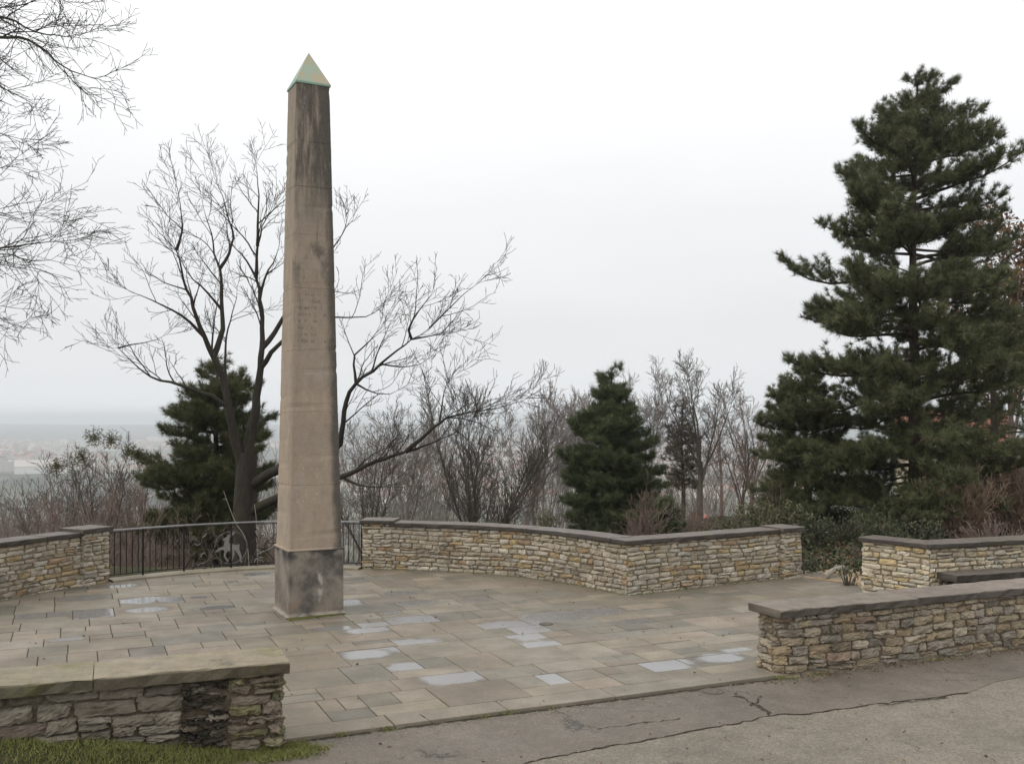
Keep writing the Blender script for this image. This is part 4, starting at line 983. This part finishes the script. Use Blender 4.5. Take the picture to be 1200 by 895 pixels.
# far woods below: one mass
W=MB(); protos=[]
for k in range(5):
    T,B_,_=bare(['fork','vase','lead','fork','vase'][k],9,36,60+k,.08,'twig_far',.42,.008); pm=MB(); pm.merge(T); pm.merge(B_); protos.append(pm)
for k in range(75):
    Yk=rng.uniform(60,170); X=Yk*rng.uniform(-.55,.30)
    z=float(terr(X,Yk)); px_=CX+F*X/Yk; lo=np.interp(px_,[0,90,210,420,700,900],[560,535,510,478,470,470]); H_=P(px_,rng.uniform(lo+10,lo+85),Yk)[2]-z
    if H_<3: continue
    W.merge(protos[rng.integers(5)],(X,Yk,z),rng.uniform(0,6),H_/9.0)
tag(W.build('woods',M['twig_far']),kind='stuff')
# undergrowth on the near slope
U=MB()
uc=dict(space=[.17,.13],len=[.7,.3],t0=[.15,.15],ang=(20,55),wob=.16,up=.04,rmin=.0035,lift=.2,slen=.012,lmin=.1)
pr=[]
for k in range(4):
    m_=MB()
    for s_ in range(9):
        az=rng.uniform(0,6.3); inc=rng.uniform(.1,.75); q=branch_path([rng.normal(0,.2),rng.normal(0,.2),-.1],[math.cos(az)*math.sin(inc),math.sin(az)*math.sin(inc),math.cos(inc)],rng.uniform(1.3,2.6),7,.1,.03); r=np.linspace(.011,.004,8); m_.tube(q,r,3,cap=False); sprout(m_,q,r,0,uc)
    pr.append(m_)
for k in range(105):
    if k<75: X,Yk=rng.uniform(-17,9),rng.uniform(22.5,36)
    else: X,Yk=rng.uniform(-26,14),rng.uniform(34,50)
    if X>3 and Yk<26: continue
    U.merge(pr[rng.integers(4)],(X,Yk,float(terr(X,Yk))),rng.uniform(0,6),rng.uniform(.45,.95))
for k in range(70):
    X,Yk=rng.uniform(-19,-7.5),rng.uniform(25,42); U.merge(pr[rng.integers(4)],(X,Yk,float(terr(X,Yk))),rng.uniform(0,6),rng.uniform(.9,1.5))
tag(U.build('undergrowth',M['twig_red']),kind='stuff')
# --- conifers
def conifer(H,prof,seed,rt,needle,tuft,whorl,first,up=.25,droop=.1,dens=1.0,K=12,lean=0,sub=.30,bare_in=.35,mat='pine',trunkmat='pinebark',wd=.017,spread=.75,gapf=0.0,rise=.75):
    """prof: list of (fraction of height, radius left/right fn az->r)"""
    global rng
    sv=rng; rng=np.random.default_rng(seed)
    T,B_,N_=MB(),MB(),MB(); C=[];D=[]
    q=np.array([[lean*t*t+.05*math.sin(t*7),.04*math.sin(t*5),t*H] for t in np.linspace(-.03,1,18)]); T.tube(q,np.linspace(rt,.02,18),10,cap=False)
    z=first*H; hs=[p_[0] for p_ in prof]; 
    while z<H*.985:
        t=z/H; n=rng.integers(4,7) if t<.9 else 4; a0=rng.uniform(0,6.3)
        for k in range(n):
            az=a0+2*PI*k/n+rng.normal(0,.35)
            rl=np.interp(t,hs,[p_[1] for p_ in prof]); rr=np.interp(t,hs,[p_[2] for p_ in prof]); c_=math.cos(az)
            R=(rl if c_<0 else rr)*abs(c_)**1+(rl+rr)/2*(1-abs(c_)); R*=rng.uniform(.72,1.08)*(1-gapf*(rng.random()<.25))
            if R<.12: R=.12
            d=np.array([math.cos(az),math.sin(az),up*(.3+1.4*t)-droop*(1-t)+rng.normal(0,.13)])
            zz=z+rng.normal(0,whorl*H*.45)
            L=R*1.03; m=7; b=[np.array([lean*t*t+.05*math.sin(t*7),0,zz])]; dd=unit(d)
            for i in range(m):
                dd=unit(dd+np.array([0,0,-.06 if i<4 else .22])+rng.normal(0,.07,3)); b.append(b[-1]+dd*L/m)
            b=np.array(b); r0=max(.012,.017*L); r=np.linspace(r0,.007,m+1); B_.tube(b,r,5 if L>1 else 3,cap=False)
            s=bare_in*L*(1 if t<.8 else .3)
            while s<L:
                f_=s/L*m; i=min(int(f_),m-1); p=b[i]+(b[i+1]-b[i])*(f_-i); dr=unit(b[i+1]-b[i])
                for sg in (-1,1,-1,1) if L>.6 else (-1,1):
                    l=min(.95,.16+.55*(L-s)**.8)*rng.uniform(.5,1.1)
                    side=unit(np.cross(dr,[0,0,1]))*sg; e=unit(dr*.75+side*rng.uniform(.3,1.0)+np.array([0,0,rng.uniform(-.05,rise)]))
                    bb=branch_path(p,e,l,3,.12,.06); B_.tube(bb,[.008,.007,.006,.005],3,cap=False)
                    nt_=max(2,int(l/tuft*1.6))
                    for w_ in np.linspace(.25,1,nt_):
                        i2=min(int(w_*3),2); pp=bb[i2]+(bb[i2+1]-bb[i2])*(w_*3-i2); C.append(pp+rng.normal(0,.025,3)); D.append(unit(e+np.array([0,0,.5])+rng.normal(0,.3,3)))
                s+=sub*rng.uniform(.6,1.2)/dens
            for w_ in (.88,1.0):
                C.append(b[-1]*w_+b[-2]*(1-w_)); D.append(unit(dr+np.array([0,0,.3])))
        z+=whorl*H*rng.uniform(.7,1.25)
    C.append(np.array([lean,0,H])); D.append(np.array([0,0,1.]))
    leaves(N_,C,D,K,needle,wd,spread,tri=True,jit=.02)
    rng=sv; return T,B_,N_
def conif(px,ptop,pbase,Y,label,prof_px,seed,zground=None,name='pine_tree',mat='pine',tm='pinebark',**kw):
    x=P(px,500,Y)[0]; z=float(terr(x,Y)); top=P(px,ptop,Y)[2]; H=top-z; u=Y/F
    pr_=sorted([((P(px,py,Y)[2]-z)/H,l*u,r*u) for py,l,r in prof_px])
    T,B_,N_=conifer(H,pr_,seed,mat=mat,**kw)
    e=tree_obj(name,label,(0,0,0),T,B_,M[tm],M[tm],extra=[(N_,'needles',M[mat])]); e.location=(x,Y,z); return e
conif(1071,94,640,26,'tallest dark pine on the right with tiered upswept branches',[(96,14,14),(130,42,62),(180,72,98),(235,112,132),(300,128,130),(350,172,125),(400,176,130),(440,150,132),(500,130,135),(560,130,125),(600,110,100),(640,40,40)],41,needle=.175,tuft=.18,whorl=.032,first=.06,rt=.20,up=.22,droop=.14,K=44,lean=.05,bare_in=.28,dens=.92,sub=.30,mat='pine',gapf=.5,rise=1.0,spread=.8,wd=.0115)
conif(945,424,640,28.5,'denser lower dark pine standing at the left flank of the tallest pine',[(432,8,8),(460,42,30),(500,64,50),(550,70,60),(595,66,60),(640,40,50)],47,needle=.155,tuft=.19,whorl=.045,first=.05,rt=.14,up=.2,droop=.1,K=40,spread=.8,wd=.0115,dens=1.0,sub=.30,bare_in=.2,mat='pine',gapf=.3)
conif(255,420,640,31,'dark spreading pine directly behind the oak, left of the obelisk',[(424,8,8),(450,42,44),(490,66,64),(530,82,68),(565,100,70),(600,100,70),(650,70,60)],42,needle=.20,tuft=.16,whorl=.045,first=.06,rt=.2,up=.16,droop=.1,K=32,dens=1.1,sub=.30,bare_in=.2,spread=.8,wd=.012,gapf=.35,mat='pine2')
conif(716,433,640,33,'rounded dense dark pine behind the wall in the middle of the view',[(436,6,6),(470,32,30),(510,48,44),(550,62,66),(590,70,76),(612,66,74),(650,50,60)],43,needle=.20,tuft=.15,whorl=.042,first=.05,rt=.2,up=.2,droop=.08,K=34,dens=1.15,sub=.28,bare_in=.15,spread=.8,wd=.012,gapf=.2,mat='pine3')
conif(800,466,640,43,'thin brownish conifer with bare lower trunk beside the tallest bare tree',[(468,5,5),(500,18,16),(540,26,24),(575,20,22),(590,5,5),(640,2,2)],44,needle=.16,tuft=.2,whorl=.04,first=.35,rt=.11,up=.05,droop=.2,K=9,dens=.9,sub=.35,bare_in=.2,mat='brownconifer',name='conifer_tree')
conif(780,585,640,30,'small dark conifer low behind the wall, right of the dense pine',[(587,3,3),(600,14,16),(620,20,24),(650,18,20)],45,needle=.14,tuft=.16,whorl=.07,first=.05,rt=.06,K=10,mat='pine3')
conif(1165,330,640,38,'dark broad conifer filling the right edge behind the tallest pine',[(335,12,12),(380,40,40),(440,62,62),(500,80,80),(545,70,70),(600,30,30)],46,needle=.22,tuft=.2,whorl=.05,first=.22,rt=.2,up=.1,droop=.15,K=11,dens=.95,mat='pine2',gapf=.2)
# russet tree behind the pine at the right edge
x=P(1190,500,46)[0]; z=float(terr(x,46)); H=P(1190,258,46)[2]-z
T,B_,tips=bare('fork',H,40,51,.2,'twig_red',.8,.012); L_=MB()
C=np.concatenate([q[1:] for q,_ in tips]); D=rng.normal(size=C.shape); k=rng.permutation(len(C))[:4200]; leaves(L_,C[k],D[k],2,.26,.15,.6,jit=.12)
e=tree_obj('russet_tree','russet brown leafy tree behind the tallest pine at the right edge',(0,0,0),T,B_,M['twig_red'],M['twig_red'],extra=[(L_,'leaves',M['russet'])]); e.location=(x,46,z)
# --- shrubs
def shrub(px,ptop,Y,wpx,label,mat,seed,leaf=.09,K=5,n=8,name='evergreen_shrub',bark='twig',count=2600,zoff=0,lw=.045):
    global rng
    x=P(px,500,Y)[0]; z=float(terr(x,Y))+zoff; H=max(.4,P(px,ptop,Y)[2]-z); R=wpx*Y/F/2
    sv=rng; rng=np.random.default_rng(seed); S=MB(); tips=[]
    cf=dict(space=[.2,.15],len=[H*.35,H*.18],t0=[.15,.15],ang=(25,65),wob=.17,up=.05,rmin=.005,lift=.25,slen=.012,lmin=.08)
    for k in range(n):
        az=2*PI*k/n+rng.normal(0,.3); fr2=rng.uniform(.0,1)**.6; tip=np.array([math.cos(az)*R*fr2,math.sin(az)*R*.8*fr2,H*rng.uniform(.7,1)*(1-.35*fr2)])
        q=crom(np.array([[tip[0]*.1,tip[1]*.1,-.2],tip*np.array([.4,.4,.45]),tip*np.array([.8,.8,.8]),tip]),.2)+0; q[1:]+=rng.normal(0,.03,q[1:].shape); r=np.linspace(.022,.007,len(q)); S.tube(q,r,4,cap=False); tips.append((q[len(q)//2:],0)); sprout(S,q,r,0,cf,tips)
    L_=None
    if mat:
        L_=MB(); C=np.concatenate([q for q,_ in tips]); D=np.concatenate([np.tile(unit(q[-1]-q[0]),(len(q),1)) for q,_ in tips]); k=rng.permutation(len(C))[:count]; leaves(L_,C[k],D[k]+np.array([0,0,.2]),K,leaf,lw,.8,jit=.05)
    rng=sv
    e=empty(name,(x,Y,z),label,'shrub'); S.build('stems',M[bark],e)
    if L_: L_.build('leaves',M[mat],e)
    return e
shrub(905,578,25,95,'olive green shrub rising behind the right end of the long wall','shrub',71,n=14)
shrub(862,600,27,80,'lower olive shrub behind the wall, left of the taller olive shrub','shrub',72,n=12)
shrub(950,590,23,70,'dark green shrub at the end pillar of the long wall','yew',73,n=14,count=3200)
shrub(985,604,24.5,80,'dense dark shrub at the back of the gap between the walls','yew',74,n=14,count=3200)
shrub(948,640,20.0,36,'small dark shrub touching the end pillar at the gap','yew',75,n=8,zoff=-.1,leaf=.07)
shrub(994,660,17.9,34,'little dark shrub at the foot of the bay wall in the gap','yew',76,n=8,leaf=.06,lw=.03,count=1400)
shrub(1030,592,23.5,90,'dark mixed shrub under the tallest pine, behind the bay wall','yew',77,n=12,count=3000)
shrub(1075,600,22.0,90,'low dark shrub right of the tallest pine trunk','yew',78,n=12,count=2600)
shrub(965,575,31,90,'tall dark shrub deep behind the gap between the walls','yew',91,n=14,count=3000)
shrub(1020,560,32,90,'dark shrub behind and left of the tallest pine trunk','yew',92,n=14,count=3000)
shrub(1095,570,31,90,'dark shrub behind and right of the tallest pine trunk','yew',93,n=14,count=3000)
shrub(910,565,30,80,'olive shrub at the foot of the denser lower pine','shrub',94,n=12,count=3000)
shrub(830,610,31,70,'greyish shrub behind the wall under the tallest bare tree','shrub',79,n=10)
shrub(640,600,29,60,'grey green shrub at the left foot of the dense dark pine','shrub',80,n=9,count=1500)
shrub(756,568,26.5,46,'narrow brown twiggy bush in front of the dense dark pine',None,81,n=22,name='bare_shrub',bark='twig_red')
shrub(1125,540,24.5,110,'brown twiggy bush behind the bay wall coping, left of the lighter one',None,82,n=120,name='bare_shrub',bark='dry')
shrub(1185,520,25.5,130,'pale brown twiggy bush at the right edge behind the bay wall',None,83,n=130,name='bare_shrub',bark='dry')
shrub(1160,600,21.5,80,'low reddish twiggy bush just above the bay wall coping',None,84,n=60,name='bare_shrub',bark='twig_red')
shrub(1010,630,21,50,'dry russet bush in the gap between the walls','russet',85,n=9,name='dry_shrub',count=500,K=2,leaf=.07)
# gap ground: sandy patch, log
g=[xy(938,676),xy(960,668),xy(985,664),xy(1006,668),xy(1010,690),xy(1000,684)]
m_=MB(); c=np.mean(g,0); gp=[c+(q-c)*1.05 for q in g]; m_.add(np.c_[np.array(gp),[0.006,-.02,-.02,.0,.006,.006]],ngons=[list(range(len(gp)))][::-1]); tag(m_.build('sandy_path',M['soil']),kind='structure')
m_=MB(); a=G(966,675,.05); b=G(988,664,.12); q=crom(np.array([a,(a+b)/2+np.array([0,0,.03]),b]),.1); m_.tube(q-a,np.linspace(.055,.04,len(q)),8); m_.tube(np.array([q[3]-a,q[3]-a+np.array([.15,.1,.12])]),[.02,.01],5)
o=m_.build('fallen_log',M['log']); o.location=a; tag(o,'pale fallen log lying on sandy ground in the gap between the walls','log')
# two pale dead stems behind the railing
for l,lb in (([(262,575),(268,592),(276,612),(290,640)],'pale dead stick leaning left of the oak trunk'),([(298,590),(300,605),(301,625)],'pale dead stick leaning right of the oak trunk')):
    q=crom(np.array([P(a,b,23.6) for a,b in l]+[np.array([*P(l[-1][0]+2,640,23.6)[:2],float(terr(P(l[-1][0],640,23.6)[0],23.6))])]),.15); m_=MB(); c=q[-1].copy(); m_.tube(q-c,np.linspace(.006,.012,len(q)),6); o=m_.build('dead_stick',M['log']); o.location=c; tag(o,lb,'stick')
# --- houses
def house(px,pb,Y,wd,dp,h,rh,rz,wc,rc,label,nw=4,floors=1,zb=None):
    x=P(px,500,Y)[0]; z=P(px,pb,Y)[2] if zb is None else zb
    e=empty('house',(x,Y,z),label,'house',rz=rz)
    a,b=wd/2,dp/2; g=float(terr(x,Y))-z-.5
    m_=MB(); m_.add([[-a,-b,g],[a,-b,g],[a,b,g],[-a,b,g],[-a,-b,h],[a,-b,h],[a,b,h],[-a,b,h],[-a,0,h+rh],[a,0,h+rh]],[[0,1,5,4],[2,3,7,6],[1,2,6,5],[3,0,4,7]],[[5,6,9],[7,4,8]],col=wc); m_.build('wall',M['build'],e)
    m_=MB(); e_=.45; sl_=rh/b
    for sg in (-1,1):
        v_=[[-a-e_,sg*(b+e_),h-sl_*e_],[a+e_,sg*(b+e_),h-sl_*e_],[a+e_,0,h+rh],[-a-e_,0,h+rh]]; v_=np.array(v_)+[0,0,.03]; m_.add(np.vstack([v_,v_+[0,0,.16]]),[[0,1,2,3],[4,5,6,7],[0,1,5,4],[1,2,6,5],[3,0,4,7]],col=rc)
    r_=m_.build('roof',M['build'],e)
    m_=MB(); m_.box((a*.4,b*.25,h+rh*.9),(.7,.7,1.5),col=(.3,.16,.12)); m_.build('chimney',M['build'],r_)
    for f_ in range(floors):
        for k in range(nw):
            xx=-a+wd*(k+.5)/nw; m_=MB(); m_.box((xx,-b-.02,1.5+f_*2.8),(1.3,.08,1.5),col=(.75,.74,.7)); fw=m_.build('window',M['build'],e)
            m_=MB(); m_.box((xx,-b-.065,1.5+f_*2.8),(1.1,.03,1.3)); m_.build('pane',M['glass'],fw)
    return e
house(1112,550,90,8.5,7,2.7,2.4,-.25,(.55,.48,.36),(.25,.11,.08),'cream house with red tiled roof glimpsed between the pines at the right',4)
house(826,668,110,9,7,2.6,3.0,1.35,(.75,.72,.68),(.40,.15,.11),'small white house with red roof seen low behind the wall between bare trunks',3)
house(782,672,112,12,8,3.2,1.6,.2,(.72,.70,.66),(.34,.32,.30),'low white house with grey roof left of the small red roofed house',4)
house(48,566,1500,70,30,26,9,.4,(.80,.78,.74),(.5,.46,.42),'big pale block far off in the hazy town at the left',8,3)
# ------------------------------------------------------------------ grass bank, weeds, litter
lbk=LB-LD*.0; 
def bank(x,y):
    s_=(LB-np.array([x,y]))@LD; o=(LB-np.array([x,y]))@np.array([-LD[1],LD[0]])
    edge=.12+max(0,s_)*.55            # how far the bank reaches out from the wall
    hgt=.36*min(1,max(0,s_-.1)/2.4)
    return s_,o,edge,hgt
N1,N2=46,16; vs=[]; 
for i in range(N1):
    s_=-.15+i*.12
    for j in range(N2):
        f_=j/(N2-1); w_=(.10+max(0,s_)*.42); hgt=.37*float(sstep(-.3,2.6,s_))
        p_=LB-LD*s_-np.array([-LD[1],LD[0]])*(f_*w_*1.0-.03); z_=hgt*(1-float(sstep(.15,1.0,f_)))-.03-.03*f_+.012*math.sin(s_*9+f_*7)*(1-f_)
        vs.append((p_[0],p_[1],z_))
I=(np.arange(N1-1)[:,None]*N2+np.arange(N2-1)[None,:]); V=np.array(vs)
mb=MB(); Qb=np.stack([I,I+N2,I+N2+1,I+1],-1).reshape(-1,4); mb.add(V,Qb); tag(mb.build('grass_bank',M['terrain'],smooth=True),kind='structure')
Nb=26000; qi=rng.integers(0,len(Qb),Nb); a,b=rng.random((2,Nb,1)); c0,c1,c2,c3=[V[Qb[qi,k]] for k in range(4)]
C=(c0*(1-a)+c1*a)*(1-b)+(c3*(1-a)+c2*a)*b
kp=np.array([math.sin(p_[0]*5)+math.sin(p_[1]*7+p_[0]*3) for p_ in C])+rng.normal(0,.6,Nb)>-1.1; C=C[kp]
mb=MB(); leaves(mb,C,np.tile([0,0,1.],(len(C),1)),1,.055,.007,.55,tri=True); tag(mb.build('grass',M['grass']),kind='stuff')
mb=MB(); C=[]
for (a,b,n_,r_) in ((362,873,260,.09),(345,879,260,.12),(350,868,90,.07),(330,882,200,.12),(310,886,200,.12),(400,858,30,.05),(450,851,30,.06),(560,836,40,.08),(590,832,30,.06),(640,826,20,.06),(920,792,40,.07),(960,786,30,.08),(1100,770,30,.1),(420,708,0,.1)):
    p_=xy(a,b); C+=[(p_[0]+rng.normal(0,r_),p_[1]+rng.normal(0,r_*.4),-.03) for k in range(n_)]
leaves(mb,np.array(C),np.tile([0,0,1.],(len(C),1)),2,.05,.010,.7,tri=True); tag(mb.build('weeds',M['grass']),kind='stuff')
mb=MB(); C=[]
for k in range(4500):
    u_=rng.uniform(-.05,1.0); p_=Fc+rd*u_-uy*(.03+abs(rng.normal(0,.055))*(1.2-u_)); C.append((p_[0],p_[1],.002))
for pth_,n_ in ((far,1600),(lp,900)):
    q_=resample(pth_,.02); nn_=vnorm(q_)
    for k in range(n_):
        i_=rng.integers(len(q_)); p_=q_[i_]-nn_[i_]*(.02+abs(rng.normal(0,.05))); C.append((p_[0],p_[1],.002))
leaves(mb,np.array(C),np.tile([0,0,1.],(len(C),1)),2,.016,.010,.9,tri=True); tag(mb.build('moss',M['grass']),kind='stuff')
mb=MB(); C=[]
for k in range(800):
    if k<480: s_=rng.uniform(LE-.2,LE+8); o=-.04-abs(rng.normal(0,.10)); z_=-.028
    elif k<640: s_,o,z_=rng.uniform(-3,9),rng.uniform(-4,-.05),-.028
    else:
        s_,o,z_=rng.uniform(-4,9),rng.uniform(.05,8),.008
    p_=ef(s_,o)
    if z_>0 and not inpoly(p_,terrace): continue
    C.append((p_[0],p_[1],z_))
C=np.array(C); D=np.c_[rng.normal(size=(len(C),2)),np.full(len(C),.1)]
leaves(mb,C,D,1,.045,.025,.12); tag(mb.build('leaf_litter',M['litter']),kind='stuff')

# loose grit washed along the road edge and the wall foot
mb=MB(); C=[]
for k in range(5200):
    s_=rng.uniform(-2.5,LE+8)
    if k<2600: o=-.03-abs(rng.normal(0,.16))
    else: o=-rng.uniform(.1,5.5)
    p_=ef(s_,o); C.append((p_[0],p_[1],-.031))
C=np.array(C); N=len(C); r_=rng.uniform(.003,.009,N)[:,None,None]; o8=np.array([[1,0,0],[0,1,0],[-1,0,0],[0,-1,0],[0,0,.7]])[None]*r_*rng.uniform(.6,1.3,(N,5,3))
v=(C[:,None,:]+o8).reshape(-1,3); tr=(np.arange(N)[:,None,None]*5+np.array([[0,1,4],[1,2,4],[2,3,4],[3,0,4]])[None]).reshape(-1,3)
mb.add(v,tris=tr,col=np.repeat(np.array([.27,.24,.19])*rng.uniform(.4,1.5,(N,1)),5,0)); tag(mb.build('grit',M['build']),kind='stuff')
# ivy and dead leaves over the ground in the gap and under the pines
mb=MB(); C=[]
while len(C)<9000:
    X,Yk=rng.uniform(3.5,14),rng.uniform(19.2,33)
    if Yk<20.5 and not 5.3<X<7.2: continue
    C.append((X,Yk,float(terr(X,Yk))+rng.uniform(0,.12)))
leaves(mb,np.array(C),np.c_[rng.normal(size=(len(C),2)),np.full(len(C),.5)],3,.09,.055,.5); tag(mb.build('ground_cover',M['yew']),kind='stuff')
mb=MB(); C=[]
for k in range(3500):
    X,Yk=rng.uniform(4.5,9),rng.uniform(18.9,25); C.append((X,Yk,float(terr(X,Yk))+.03))
leaves(mb,np.array(C),np.c_[rng.normal(size=(len(C),2)),np.full(len(C),.2)],1,.08,.05,.3); tag(mb.build('fallen_leaves',M['litter']),kind='stuff')
